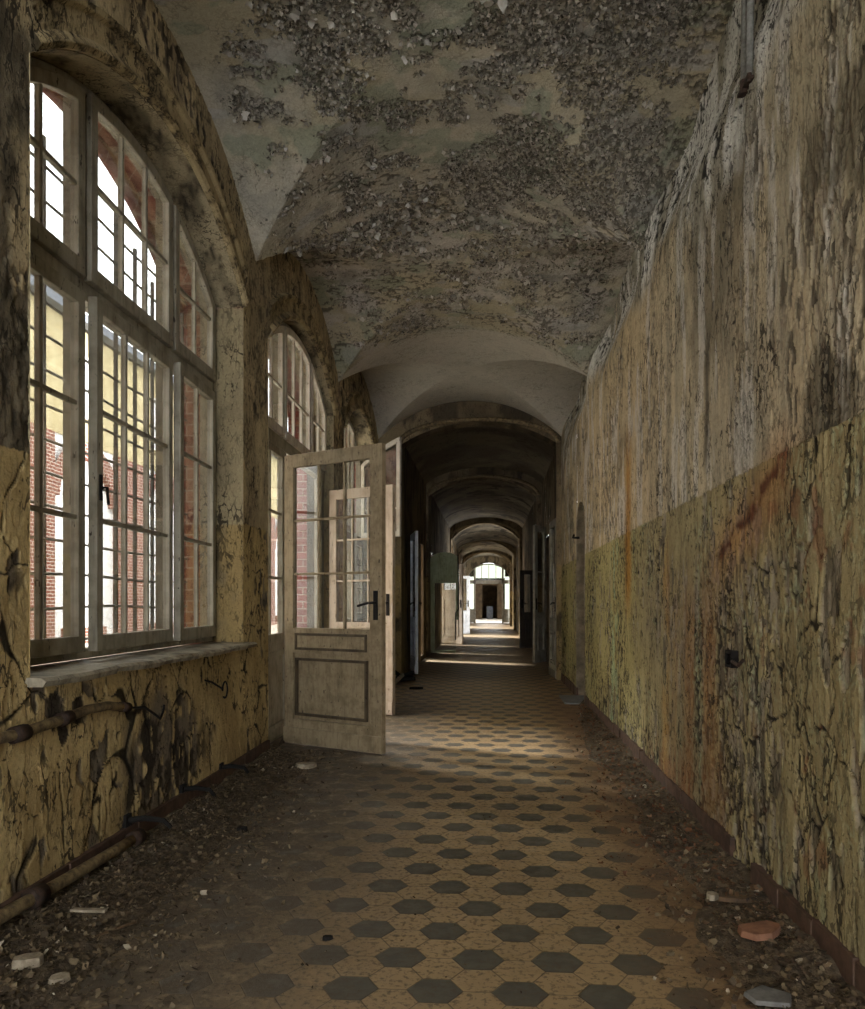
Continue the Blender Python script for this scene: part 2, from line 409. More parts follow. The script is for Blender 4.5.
def build_left():
    gs = GridSet()
    top = lambda y: zB(y) + 0.02
    for k in (-2, -1, 0, 1, 2):
        c = C0 + k * BAY; a, b = c - HW, c + HW
        dy = 0.06 if k < 0 else max(0.006, 0.0034 * (a - 0.2)); dz = 0.06 if k < 0 else 0.0018 * a + 0.002
        pl = np.append(np.arange(2.52 + k * BAY - 0.006, a, dy), a + 0.003)
        pr = np.append(np.arange(b - 0.003, 2.52 + (k + 1) * BAY, dy), 2.52 + (k + 1) * BAY + 0.006)
        wall_patches(gs, pl, lambda y: (y * 0, top(y)), dz); wall_patches(gs, pr, lambda y: (y * 0, top(y)), dz)
        n = int(2 * HW / dy); th = np.linspace(0, 1, n + 1); oc = -HW * np.cos(PI * (0.5 * th + 0.5 * (1 - np.cos(PI * th)) / 2 ))
        oc = np.sort(np.unique(np.concatenate([np.linspace(-HW, HW, n + 1), -HW * np.cos(np.linspace(0, 0.35, 20)), HW * np.cos(np.linspace(0, 0.35, 20))])))
        wall_patches(gs, c + oc, lambda y: (arch(y - c), top(y)), dz)
        if k != 1: wall_patches(gs, c + oc, lambda y: (y * 0, y * 0 + 0.86), dz)
    P, F = gs.get(); Y, z = P[:, 0], P[:, 1]
    h, col = left_paint(Y, z)
    V = np.stack([XL + h, Y, z], 1)
    o = link('wall_left', np_mesh('wall_left', V, F[:, ::-1], col), M['wallL']); tag(o, kind='structure')
    # plastered reveals, brick outer reveals, mouldings
    for i, k in enumerate((-2, -1, 0, 1, 2)):
        c = C0 + k * BAY; zs = 0.0 if k == 1 else 0.86
        gs = GridSet(); 
        for sgn in (-1, 1):
            zz = np.linspace(zs, ARCH0, 160 if k >= 0 else 20); xx = np.linspace(0, XL - XW + 0.06, 24)
            gs.patch(np.repeat((sgn * (2 + zz))[:, None], 24, 1), np.repeat(xx[None, :], len(zz), 0))
        P, F = gs.get(); sg, zz, xx = np.sign(P[:, 0]), np.abs(P[:, 0]) - 2, P[:, 1]
        Yv = c + sg * HW
        f2 = fbm(xx * 6 + 3 * k, zz * 3, 4, 51); crk, e, _ = crackset(xx + sg * 2, zz, 0.16, 0.3, 53, 0.0, 0.05, ss(0.4, 0.7, f2))
        col = mix(mix(lin((138, 126, 98)) * np.ones((len(xx), 3)), lin((140, 120, 80)), ss(DADO - 0.01, DADO - 0.02, zz)), lin((118, 106, 82)), ss(0.4, 0.7, f2) * 0.7)
        col = mix(col, lin((48, 42, 32)), crk * 0.8)
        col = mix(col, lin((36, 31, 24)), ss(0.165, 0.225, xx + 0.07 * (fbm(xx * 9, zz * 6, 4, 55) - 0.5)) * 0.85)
        V1 = np.stack([XL + 0.004 - xx, Yv - sg * 0.004 * (f2 - 0.5), zz], 1)
        na = 90; o_ = -HW * np.cos(np.linspace(0, PI, na)); xs = np.linspace(0, XL - XW + 0.06, 16)
        gs2 = GridSet(); gs2.patch(np.repeat(o_[:, None], 16, 1), np.repeat(xs[None, :], na, 0))
        P2, F2 = gs2.get(); oo, x2 = P2[:, 0], P2[:, 1]
        fl = fbm(oo * 5, x2 * 8, 4, 57); c3, e3, _ = crackset(oo, x2, 0.05, 0.05, 59, 0, 0.35, ss(0.45, 0.7, fl))
        V2 = np.stack([XL + 0.004 - x2, c + oo, arch(oo) + 0.006 * (fl - 0.5)], 1)
        colb = mix(mix(lin((150, 138, 112)) * np.ones((len(oo), 3)), lin((104, 95, 76)), ss(0.4, 0.7, fl)), lin((46, 40, 32)), c3 * 0.8)
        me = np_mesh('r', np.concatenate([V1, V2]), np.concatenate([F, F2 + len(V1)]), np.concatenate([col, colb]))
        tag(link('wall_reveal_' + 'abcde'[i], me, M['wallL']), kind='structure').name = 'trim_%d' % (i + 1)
        # brick jambs and arch outside the frame
        mb = MB(); HO = HW + 0.11
        for sgn in (-1, 1):
            mb.box(XO, c + sgn * HO, -0.3, XW - 0.03, c + sgn * (HO + 0.19), ARCH0 + 0.045)
        y1, z1 = arc_pts(c, 0.10, HO, 60); y2, z2 = y1, y1 * 0 + 4.7; y0, z0 = arc_pts(c, -0.01, HW - 0.005, 60)
        e = np.ones(60); A3 = lambda x, y, z: list(zip((e * x).tolist(), y.tolist(), z.tolist()))
        mb.strip(A3(XW - 0.03, y1, z1), A3(XO, y1, z1)); mb.strip(A3(XO, y1, z1), A3(XO, y2, z2)); mb.strip(A3(XW - 0.03, y0, z0), A3(XW - 0.03, y1, z1))
        mb.tube(A3(XO + 0.02, y1, z1), 0.045, 8)
        if k != 1: mb.box(XO - 0.04, c - HO, 0.70, XW - 0.03, c + HO, 0.85)
        else: mb.box(XO - 0.3, c - HO, -0.3, XW + 0.2, c + HO, -0.012)
        mb.strip([(XO, 2.52 + k * BAY, -0.3), (XO, 2.52 + k * BAY, 4.7)], [(XO, c - HO, -0.3), (XO, c - HO, 4.7)]); mb.strip([(XO, c + HO, -0.3), (XO, c + HO, 4.7)], [(XO, 2.52 + (k + 1) * BAY, -0.3), (XO, 2.52 + (k + 1) * BAY, 4.7)])
        tag(mb.build('trim_brick', M['brick']), kind='structure').name = 'trim_%d' % (i + 11)
        # archivolt moulding on the wall face (profile swept round the arch)
        prof = [(0.0, 0.004), (0.0, 0.030), (0.022, 0.046), (0.045, 0.030), (0.060, 0.016), (0.15, 0.014), (0.165, 0.034), (0.190, 0.036), (0.205, 0.004)]
        rows = []; pr_ = np.array(prof); kk = np.linspace(0, 1, 56); tt = np.arange(220)
        pk = np.concatenate([[0], np.cumsum(np.hypot(*np.diff(pr_, axis=0).T))]); pk /= pk[-1]
        prof = np.stack([np.interp(kk, pk, pr_[:, 0]), np.interp(kk, pk, pr_[:, 1])], 1)
        for r_, q in prof:
            yy, zz = arc_pts(c, r_ + 0.003, HW - 0.002, 220); rows.append(np.stack([yy * 0 + XL + q, yy, zz], 1))
        gs = GridSet(); R = np.array(rows).reshape(-1, 3); nr, nt = len(prof), len(tt)
        ii = np.arange(nr * nt).reshape(nr, nt); F = np.stack([ii[:-1, :-1], ii[1:, :-1], ii[1:, 1:], ii[:-1, 1:]], -1).reshape(-1, 4)
        fl = fbm(R[:, 1] * 9, R[:, 2] * 9, 4, 61); cm, em, im = crackset(R[:, 1], R[:, 2] + R[:, 0], 0.03, 0.03, 65, 0.0, 0.5, ss(0.42, 0.6, fl)); R[:, 0] += 0.006 * (fl - 0.5) - 0.005 * cm
        col = mix(mix(lin((158, 142, 108)) * np.ones((len(R), 3)), lin((122, 108, 80)), ss(0.35, 0.6, fl)), lin((54, 47, 36)), cm * 0.8)
        tag(link('trim', np_mesh('t', R, F, col), M['wallL']), kind='structure').name = 'trim_%d' % (i + 21)
build_left()

# ------------------------------------------------------------------ right wall
def right_paint(Y, z):
    P = len(Y); one = np.ones((P, 3))
    f1 = fbm(Y * 1.2, z * 1.0, 5, 121); f2 = fbm(Y * 6, z * 2.2, 5, 122); f3 = fbm(Y * 22, z * 7, 4, 123)
    st = fbm(Y * 9, z * 0.7, 4, 124)                                  # vertical runs
    low = (z < DADO + 0.008 * (f3 - 0.5)).astype(float)
    olive = mix(lin((152, 141, 105)) * one, lin((130, 119, 87)), ss(0.3, 0.7, f2))
    olive = mix(olive, lin((150, 142, 92)), ss(5.2, 6.3, Y) * 0.65)                     # yellow-green towards the back
    olive = mix(olive, lin((120, 112, 88)), ss(0.5, 0.75, f1) * 0.6)
    grey = mix(lin((176, 163, 136)) * one, lin((152, 143, 122)), ss(0.35, 0.65, st))
    grey = mix(grey, lin((128, 124, 104)), ss(3.6, 2.5, Y) * 0.6 * ss(1.8, 2.6, z))
    grey = mix(grey, lin((176, 156, 120)), ss(4.6, 6.2, Y) * 0.6)
    grey = mix(grey, lin((96, 90, 74)), ss(0.52, 0.70, f1) * 0.75)
    grey = mix(grey, lin((190, 188, 182)), ss(0.56, 0.68, fbm(Y * 8, z * 1.6, 4, 131)) * 0.55)
    col = mix(grey, olive, low)
    # flaking
    regl = ss(0.40, 0.68, fbm(Y * 1.5, z * 1.3, 4, 133)); regl = np.maximum(regl, ss(0.9, 0.2, z) * 0.65)
    regl = np.maximum(regl, ss(3.3, 2.5, Y) * 0.7 * low)
    v1, e1, i1 = crackset(Y, z, 0.060, 0.22, 135, 0.0, 0.15, regl * ss(2.9, 4.0, Y + 0.5 * (f1 - 0.5)))
    v3, e6, i6 = crackset(Y, z, 0.15, 0.34, 181, 0.0, 0.085, ss(4.4, 3.2, Y) * ss(0.3, 0.55, f1))
    v1 = np.maximum(v1, v3)
    v2, e2, i2 = crackset(Y, z, 0.026, 0.085, 137, 0.0, 0.42, ss(0.46, 0.66, fbm(Y * 2.1, z * 1.2, 4, 139)))
    u1, e3, i3 = crackset(Y, z, 0.020, 0.075, 141, 0.0, 0.34, ss(0.35, 0.66, fbm(Y * 1.7, z * 1.1, 4, 143)))
    u2, e4, i4 = crackset(Y, z, 0.045, 0.17, 145, 0.0, 0.14, ss(0.45, 0.7, st))
    crack = np.where(low > 0.5, np.maximum(v1, v2 * 0.95), np.maximum(u1 * 0.6, u2 * 0.65))
    crack = crack * np.where(low > 0.5, 1, ss(0.35, 0.5, fbm(Y * 4, z * 2, 3, 146)))
    goneL = (i2 > 0.55) * ss(0.54, 0.62, fbm(Y * 1.8, z * 1.0, 4, 147)) + (i1 > 0.8) * ss(0.5, 0.6, fbm(Y * 1.3, z * 0.9, 4, 149))
    goneU = (i3 > 0.62) * ss(0.5, 0.58, fbm(Y * 2.4, z * 0.9, 4, 151))
    band = ss(3.10, 3.35, z + 0.5 * (fbm(Y * 1.4, z * 1.2, 3, 153) - 0.5) - 0.06 * (Y - 4)) 
    gone = np.clip(np.where(low > 0.5, goneL, goneU), 0, 1)
    plaster = mix(lin((138, 130, 114)) * one, lin((84, 78, 66)), ss(0.4, 0.62, f3))
    col = mix(col, plaster, gone * 0.9)
    white = mix(lin((200, 200, 194)) * one, lin((140, 136, 122)), ss(0.42, 0.62, f2))
    wcr, e5, i5 = crackset(Y, z, 0.05, 0.09, 155, 0.02, 0.42, ss(0.3, 0.6, fbm(Y * 3, z * 3, 3, 157)))
    col = mix(col, white, band); crack = crack * (1 - band) + wcr * band
    rim = np.exp(-((e1 - 0.16) / 0.05) ** 2) * regl * low                 # pale green undercoat at flake rims
    col = mix(col, lin((156, 168, 136)), rim * 0.55 * ss(0.45, 0.6, f2))
    col = mix(col, lin((20, 17, 13)), np.clip(crack, 0, 1) ** 1.5 * 0.95)
    # --- stains that belong to the wall
    # rust run, diagonal, then spreading downwards
    px, pz = Y - 2.93, z - 1.67; tx, tz = 0.943, -0.332; s_ = px * tx + pz * tz; n_ = -px * tz + pz * tx
    n_ = n_ + 0.07 * (fbm(Y * 7, z * 7, 3, 161) - 0.5)
    core = ss(0.045, 0.004, np.abs(n_) + 0.03 * (fbm(Y * 30, z * 30, 3, 163) - 0.55)) * ss(-0.05, 0.08, s_) * ss(1.12, 0.85, s_) * ss(0.25, 0.45, fbm(Y * 14, z * 14, 3, 162))
    halo = ss(0.26, 0.0, np.abs(n_ + 0.03)) * ss(-0.2, 0.2, s_) * ss(1.35, 0.8, s_) * (z < 1.85)
    col = mix(col, col * lin((255, 196, 150)), halo * 0.6)
    col = mix(col, lin((74, 36, 20)), core * 0.9)
    wash = ss(3.55, 4.0, Y + 0.25 * (f2 - 0.5)) * ss(5.0, 4.4, Y + 0.25 * (f2 - 0.5)) * ss(1.5, 0.9, z) * ss(0.3, 0.6, fbm(Y * 5, z * 1.0, 4, 165))
    col = mix(col, lin((138, 104, 68)) * (0.75 + 0.5 * f3)[:, None], wash * 0.6)
    orange = ss(0.22, 0.03, np.abs(Y - 6.30 + 0.12 * (fbm(Y * 2, z * 3, 3, 167) - 0.5))) * ss(2.6, 2.1, z) * ss(0.9, 1.3, z)
    col = mix(col, lin((150, 106, 36)), orange * 0.85)
    dk = ss(0.05, 0.0, np.abs(Y - 6.36)) * ss(1.85, 1.7, z) * ss(1.1, 1.35, z)
    col = mix(col, lin((74, 52, 22)), dk * 0.8)
    or2 = ss(0.14, 0.02, np.abs(Y - 4.95)) * ss(1.7, 1.3, z) * 0.5 * ss(0.3, 0.6, f2)
    col = mix(col, lin((158, 116, 48)), or2)
    mint = ss(0.3, 0.05, np.abs(Y - 7.0)) * ss(1.75, 1.6, z) * ss(0.52, 0.6, fbm(Y * 10, z * 4, 3, 171))
    col = mix(col, lin((146, 176, 142)), mint * 0.5)
    soot = ss(0.075, 0.01, np.abs(Y - 4.02 + 0.06 * (z - 2.1) + 0.05 * (fbm(Y * 3, z * 4, 3, 173) - 0.5))) * ss(1.74, 1.9, z) * ss(2.6, 2.35, z)
    col = mix(col, lin((58, 54, 46)), soot * 0.8)
    blot = ss(0.55, 0.68, fbm(Y * 2.3, z * 2.3, 4, 175)) * (1 - low) * ss(4.0, 2.6, Y)
    col = mix(col, lin((72, 66, 52)), blot * 0.7)
    rustlow = ss(0.45, 0.05, z) * ss(3.3, 4.2, Y) * ss(6.2, 5.0, Y)
    col = mix(col, lin((120, 66, 36)), rustlow * 0.5 * ss(0.4, 0.6, f3))
    redsp = ss(0.70, 0.76, fbm(Y * 9, z * 6, 3, 177)) * low * ss(3.6, 3.0, Y)
    col = mix(col, lin((112, 66, 44)), redsp * 0.5)
    pale = ss(0.2, 0.05, np.abs(Y - 7.85)) * ss(0.45, 0.6, fbm(Y * 6, z * 0.8, 4, 179))
    col = mix(col, lin((206, 190, 160)), pale * 0.6)
    curlL = np.exp(-e1 / 0.14) * (i1 - 0.25) * 0.007 * regl + np.exp(-e2 / 0.2) * (i2 - 0.3) * 0.006
    curlU = np.exp(-e3 / 0.22) * (i3 - 0.25) * 0.006 + np.exp(-e4 / 0.15) * (i4 - 0.4) * 0.005
    h = np.where(low > 0.5, curlL + 0.002, curlU) * (1 - gone) * (1 - band) + band * (np.exp(-e5 / 0.2) * (i5 - 0.2) * 0.016)
    h = h - 0.007 * crack - 0.005 * gone + 0.012 * (f1 - 0.5) + 0.004 * (f3 - 0.5)
    return h, col
NICHE = (9.10, 9.92, 2.02, 0.30)
def build_right():
    gs = GridSet(); top = lambda y: zB(y) + 0.03
    a, b, z0, r = NICHE; c, w = (a + b) / 2, (b - a) / 2
    wall_patches(gs, np.arange(Y_BACK, 1.3, 0.06), lambda y: (y * 0, top(y)), 0.06)
    wall_patches(gs, np.append(geo(1.24, 4.0, 0.0030), 4.0), lambda y: (y * 0, top(y)), 0.0055)
    wall_patches(gs, geo(3.985, a + 0.004, 0.0034), lambda y: (y * 0, top(y)), 0.009)
    wall_patches(gs, np.linspace(a - 0.006, b + 0.006, 40), lambda y: (arch(y - c, w, z0, r), top(y)), 0.015)
    wall_patches(gs, geo(b - 0.008, Y_MID + 0.1, 0.005), lambda y: (y * 0, top(y)), 0.016)
    P, F = gs.get(); Y, z = P[:, 0], P[:, 1]
    h, col = right_paint(Y, z)
    t = ((Y - 2.52) % BAY) / BAY * 2 - 1
    bow = 0.17 * ss(3.25, 3.9, z) * ss(1.0, 0.55, np.abs(t))
    V = np.stack([XR - h + bow, Y, z], 1)
    tag(link('wall_right', np_mesh('wall_right', V, F, col), M['wallR']), kind='structure')
    mb = MB(); out = [(a, 0)] + [(c - w * math.cos(q), z0 + r * math.sin(q)) for q in np.linspace(0, PI, 24)] + [(b, 0)]
    mb.strip([(XR - 0.01, y, z) for y, z in out], [(XR + 0.14, y, z) for y, z in out])
    n = len(out); mb.add([(XR + 0.14, y, z) for y, z in out], [tuple(range(n))])
    mb.box(XR + 0.36, Y_BACK, -0.1, XR + 0.42, Y_MID + 0.3, 4.7)
    tag(mb.build('trim_niche', M['niche']), kind='structure').name = 'trim_31'
build_right()

# ------------------------------------------------------------------ vaulted ceiling
def flake_mask(X, Y):
    env = fbm(X * 1.2 + 3.1, Y * 1.3 + 1.7, 3, 201)
    n = fbm(X * 5.5 + 0.4 * fbm(X * 6, Y * 6, 2, 207), Y * 7.0, 5, 203, 0.6)
    env = env + 0.30 * ss(-0.35, 0.25, X) * ss(6.0, 5.2, Y) + 0.10 * np.exp(-((Y - 5.0 - 0.25 * X) / 0.45) ** 2) - 0.02 * ss(-0.9, -1.5, X) + 0.05 * ss(-0.4, -0.8, X)
    m = ss(0.50, 0.58, n + 0.55 * (env - 0.53))
    return m * ss(-1.66, -1.4, X) * ss(8.95, 8.6, Y + 0.4 * (n - 0.5)) * (1 - 0.55 * ss(5.9, 6.6, Y))
def vault_z(X, Y):
    return np.maximum(zA(X), zB(Y))
def vault_paint(X, Y):
    P = len(X); one = np.ones((P, 3))
    f1 = fbm(X * 1.3, Y * 1.3, 5, 211); f2 = fbm(X * 6, Y * 6, 5, 212); f3 = fbm(X * 24, Y * 24, 3, 213)
    base = mix(lin((168, 162, 147)) * one, lin((150, 146, 134)), ss(0.35, 0.65, f2))
    base = mix(base, lin((162, 152, 124)), ss(0.5, 0.68, f1) * 0.6)
    base = mix(base, lin((176, 172, 167)), ss(0.5, 0.62, fbm(X * 2.2, Y * 2.2, 4, 214)) * 0.6 * ss(5.4, 6.4, Y))
    green = ss(0.60, 0.66, fbm(X * 3.2, Y * 3.6, 4, 215)) * ss(9.0, 8.6, Y)
    base = mix(base, lin((122, 133, 116)), green * 0.55)
    smooth_bay = ss(8.80, 8.95, Y)
    base = mix(base, lin((172, 166, 154)) * (0.85 + 0.3 * f1)[:, None], smooth_bay)
    m = flake_mask(X, Y)
    c1, e1, i1 = crackset(X, Y, 0.030, 0.026, 217, 0.0, 0.60, m)
    c1 = c1 * ss(0.15, 0.5, m)
    gone = (i1 > 0.62) * ss(0.35, 0.8, m)
    bare = ss(0.63, 0.68, fbm(X * 2.4, Y * 4.4, 4, 219)) * ss(8.6, 8.2, Y)
    base = mix(base, mix(lin((162, 160, 156)) * one, lin((136, 135, 128)), ss(0.4, 0.6, f2)), bare * 0.8)
    c2, e2, i2 = crackset(X, Y, 0.09, 0.055, 221, 0.0, 0.34, ss(0.46, 0.62, fbm(X * 2.2, Y * 2.6, 4, 223)) * ss(5.0, 5.6, Y) * (1 - smooth_bay))
    crack = np.maximum(c1 * 0.9, c2)
    col = mix(base, mix(lin((160, 157, 148)) * one, lin((112, 108, 98)), ss(0.35, 0.6, f3)), gone * 0.7)
    col = mix(col, lin((58, 53, 45)), crack * 0.75)
    drop = (np.exp(-e1 / 0.2) * (i1 - 0.1) * 0.030 * m + np.exp(-e2 / 0.2) * (i2 - 0.3) * 0.014 * ss(5.0, 5.6, Y) * (1 - smooth_bay)) * (1 - gone)
    h = drop - 0.008 * crack - 0.007 * gone + 0.01 * (f1 - 0.5) + 0.003 * (f3 - 0.5)
    return h, col
def build_vault():
    gs = GridSet()
    xs = np.linspace(XL - 0.03, XR + 0.20, 520)
    ys = np.concatenate([geo(2.9, Y_MID + 0.1, 0.0019)])
    A, B = np.meshgrid(xs, ys, indexing='ij'); gs.patch(A, B)
    A, B = np.meshgrid(np.linspace(XL - 0.03, XR + 0.20, 60), np.linspace(Y_BACK, 2.9, 90), indexing='ij'); gs.patch(A, B)
    P, F = gs.get(); h, col = vault_paint(P[:, 0], P[:, 1])
    V = np.stack([P[:, 0], P[:, 1], vault_z(P[:, 0], P[:, 1]) - h], 1)
    tag(link('ceiling', np_mesh('ceiling', V, F[:, ::-1], col), M['vault']), kind='structure')
build_vault()

# ------------------------------------------------------------------ loose curled flakes (uncountable)
def chips(name, base, frame, size, curl, cols, label, cat, thick=0.0):
    """base (n,3) points, frame (n,3,3) local axes, size (n,2), curl (n)"""
    n = len(base); gu = np.linspace(-0.5, 0.5, 4); gv = np.linspace(-0.5, 0.5, 3)
    U, Vv = np.meshgrid(gu, gv, indexing='ij'); U, Vv = U.ravel(), Vv.ravel()
    jit = rng.normal(0, 0.10, (n, 12, 2))
    lu = (U[None] + jit[:, :, 0]) * size[:, :1]; lv = (Vv[None] + jit[:, :, 1]) * size[:, 1:2]
    lw = curl[:, None] * (lu / size[:, :1]) ** 2 * size[:, :1] * 2.0 + rng.normal(0, 0.04, (n, 12)) * size[:, :1]
    L = np.stack([lu, lv, lw], -1)
    W = base[:, None, :] + np.einsum('nij,nkj->nki', np.swapaxes(frame, 1, 2), L)
    idx = np.arange(12).reshape(4, 3)
    q = np.stack([idx[:-1, :-1], idx[1:, :-1], idx[1:, 1:], idx[:-1, 1:]], -1).reshape(-1, 4)
    F = (q[None] + 12 * np.arange(n)[:, None, None]).reshape(-1, 4)
    me = np_mesh(name, W.reshape(-1, 3), F, np.repeat(cols, 12, 0), smooth=False)
    return tag(link(name, me, M['chip']), label, cat, kind='stuff')
def frames(n, nrm, tilt):
    a = rng.uniform(0, 2 * PI, n); nz = np.asarray(nrm, float)[None] + rng.normal(0, tilt, (n, 3))
    nz /= np.linalg.norm(nz, axis=1, keepdims=True)
    t = np.stack([np.cos(a), np.sin(a), np.zeros(n)], 1) if abs(nrm[2]) > 0.5 else np.stack([np.zeros(n), np.cos(a), np.sin(a)], 1)
    x = np.cross(t, nz); x /= np.linalg.norm(x, axis=1, keepdims=True); y = np.cross(nz, x)
    return np.stack([x, y, nz], 1)
def ceiling_flakes():
    n0 = 110000; X = rng.uniform(XL + 0.1, XR, n0); Y = rng.uniform(3.3, 8.8, n0)
    m = flake_mask(X, Y) * 0.9 + 0.0; keep = (rng.uniform(0, 1, n0) < m * 0.55); X, Y = X[keep], Y[keep]; n = len(X)
    z = vault_z(X, Y) - 0.006
    s = rng.uniform(0.007, 0.022, (n, 1)) * np.stack([np.ones(n), rng.uniform(0.5, 1.0, n)], 1)
    c = mix(lin((164, 159, 148)) * np.ones((n, 3)), lin((72, 68, 60)), rng.uniform(0, 1, n))
    chips('ceiling_paint_flakes', np.stack([X, Y, z - s[:, 0] * 0.25], 1), frames(n, (0, 0, -1), 0.7), s, rng.uniform(-0.4, 0.7, n), c,
          'curled grey paint flakes hanging from the vaulted ceiling', 'paint flakes')
ceiling_flakes()
def hanging_flakes():
    n0 = 9000; X = rng.uniform(XL + 0.2, XR, n0); Y = rng.uniform(3.6, 8.6, n0); m = flake_mask(X, Y)
    keep = (m > 0.15) & (m < 0.9) & (rng.uniform(0, 1, n0) < 0.55); X, Y = X[keep], Y[keep]; n = len(X)
    s = rng.uniform(0.02, 0.055, (n, 1)) * np.stack([np.ones(n), rng.uniform(0.5, 0.9, n)], 1)
    c = mix(lin((176, 172, 164)) * np.ones((n, 3)), lin((104, 98, 86)), rng.uniform(0, 1, n))
    chips('hanging_paint_curls', np.stack([X, Y, vault_z(X, Y) - 0.012 - s[:, 0] * 0.2], 1), frames(n, (0, 0, -1), 0.35), s, rng.uniform(0.2, 0.9, n), c,
          'larger paint curls half detached from the vaulted ceiling', 'paint flakes')
hanging_flakes()

# debris heaps along both walls, with loose chips on top
def heap_h(X, Y, left):
    d = (X - XL) if left else (XR - X)
    wd = (0.38 + 0.25 * (fbm(Y * 1.3, Y * 0 + 3, 3, 301) - 0.5)) if left else (0.24 + 0.22 * (fbm(Y * 1.5, Y * 0 + 7, 3, 303) - 0.5))
    wd = wd * (ss(6.25, 5.5, Y) if left else ss(9.5, 6.5, Y)) + (0.06 if not left else 0.06 * ss(6.3, 6.0, Y) + 1e-3)
    t = np.clip(1 - d / wd, 0, 1)
    n = fbm(X * 7, Y * 7, 4, 305 + left); n2 = fbm(X * 30, Y * 30, 3, 307)
    return t ** 1.2 * (0.058 * n + 0.016) * (0.8 if left else 0.9) + (0.022 * (n2 - 0.35)) * ss(0, 0.2, t) - 0.012 * ss(0.12, 0, t)
def build_heaps():
    for left in (1, 0):
        xs = np.linspace(0, 0.85, 90); ys = np.concatenate([geo(1.9, 9.2, 0.006)])
        A, B = np.meshgrid(xs, ys, indexing='ij'); X = (XL + A) if left else (XR - A); Y = B
        if left: Y = Y
        gs = GridSet(); gs.patch(X, Y); P, F = gs.get()
        z = heap_h(P[:, 0], P[:, 1], left)
        keep = (z[F] > -0.0095).any(1)
        me = np_mesh('heap', np.stack([P[:, 0], P[:, 1], z], 1), F[keep] if not left else F[keep], None)
        o = link('plaster_rubble', me, M['dirt'])
        tag(o, ('dark brown plaster dust heaped along the foot of the ochre window wall' if left else 'rusty brown plaster dust heaped along the foot of the olive right wall'), 'rubble', kind='stuff')
        n = 13000 if left else 9000
        Y = 2.0 * ((6.1 if left else 9.0) / 2.0) ** rng.uniform(0, 1, n)
        wid = 0.62 if left else 0.40
        d = np.abs(rng.normal(0.0, 0.5, n)) * wid * ss(10.5, 5, Y) + 0.032
        far = rng.uniform(0, 1, n) < 0.05; d = np.where(far, rng.uniform(0, 1.4, n), d)
        X = (XL + d) if left else (XR - d)
        z = np.maximum(heap_h(X, Y, left), 0.0)
        s = (0.005 + 0.024 * rng.uniform(0, 1, (n, 1)) ** 3.6) * np.stack([np.ones(n), rng.uniform(0.35, 0.9, n)], 1)
        s = np.where(far[:, None], s * 0.35, s)
        r = rng.uniform(0, 1, n)
        c = mix(lin((84, 73, 56)) * np.ones((n, 3)), lin((106, 92, 70)), r)
        c = mix(c, lin((160, 150, 130)), (rng.uniform(0, 1, n) > 0.965) * 0.8)
        c = mix(c, lin((58, 49, 38)), (rng.uniform(0, 1, n) > 0.6) * 0.9)
        if not left: c = mix(c, lin((100, 66, 44)), (rng.uniform(0, 1, n) > 0.6) * ss(2.0, 4.0, Y) * 0.8)
        chips('paint_flakes', np.stack([X, Y, z + s[:, 0] * 0.16 + 0.003], 1), frames(n, (0, 0, 1), 0.38), s, rng.uniform(-0.25, 0.6, n), c,
              'curled paint flakes littering the floor below the window wall' if left else 'curled paint flakes and rust crumbs littering the floor below the right wall', 'paint flakes')
build_heaps()

# ------------------------------------------------------------------ floor, skirting, outside ground
mb = MB().box(-1.95, Y_BACK, -0.3, 1.45, Y_END + 14, 0.0)
tag(mb.build('floor', M['floor']), kind='structure')
mb = MB()
y = 1.2
while y < 8.8:
    L_ = 0.3 + 0.05 * random.random()
    if not (C0 + BAY - HW - 0.05 < y + L_ / 2 < C0 + BAY + HW): mb.box(XL - 0.01, y, 0, XL + 0.016 + 0.006 * random.random(), y + L_ - 0.004, 0.105)
    y += L_
tag(mb.build('baseboard_left', M['skirt'], bevel=0.003), kind='structure')
mb = MB(); y = 1.5
while y < 12.0:
    L_ = 0.3
    miss = (3.05 < y < 3.35) or (2.55 < y < 2.62)
    if not miss and not (9.0 < y + 0.2 < 10.0):
        t_ = random.uniform(0.010, 0.024); mb.box(XR - t_, y, 0, XR + 0.01, y + L_ - 0.004, 0.115 + random.uniform(-0.012, 0.004))
    y += L_
tag(mb.build('baseboard_right', M['skirt'], bevel=0.003), kind='structure')

# ------------------------------------------------------------------ windows
def top_outline(y0, y1, zb, f, n=18):
    ys = np.linspace(y1, y0, n)
    return [(y0, zb), (y1, zb)] + [(float(y), float(f(y))) for y in ys]
def sash_mesh(y0, y1, zb, f, st, nc, rows, th=0.045, mw=0.022):
    """wooden ring with glazing bars, local x centred on 0"""
    mb = MB()
    inn = lambda y: f(y) - st * 1.05
    mb.ring(top_outline(y0, y1, zb, f), top_outline(y0 + st, y1 - st, zb + st * 1.2, inn), -th / 2, th / 2)
    yi0, yi1, zi = y0 + st, y1 - st, zb + st * 1.2
    for i in range(1, nc):
        y = yi0 + (yi1 - yi0) * i / nc; mb.box(-th * 0.32, y - mw / 2, zi - 0.002, th * 0.32, y + mw / 2, float(inn(y)) + 0.004)
    for z in rows:
        ok = [q for q in np.linspace(yi0, yi1, 60) if inn(q) > z + 0.01]
        if len(ok) > 3: mb.box(-th * 0.30, ok[0] - 0.003, z - mw / 2, th * 0.30, ok[-1] + 0.003, z + mw / 2)
    gl = MB().prism(top_outline(yi0 - 0.005, yi1 + 0.005, zi - 0.005, lambda y: inn(y) + 0.004), -0.0022, 0.0022)
    return mb, gl
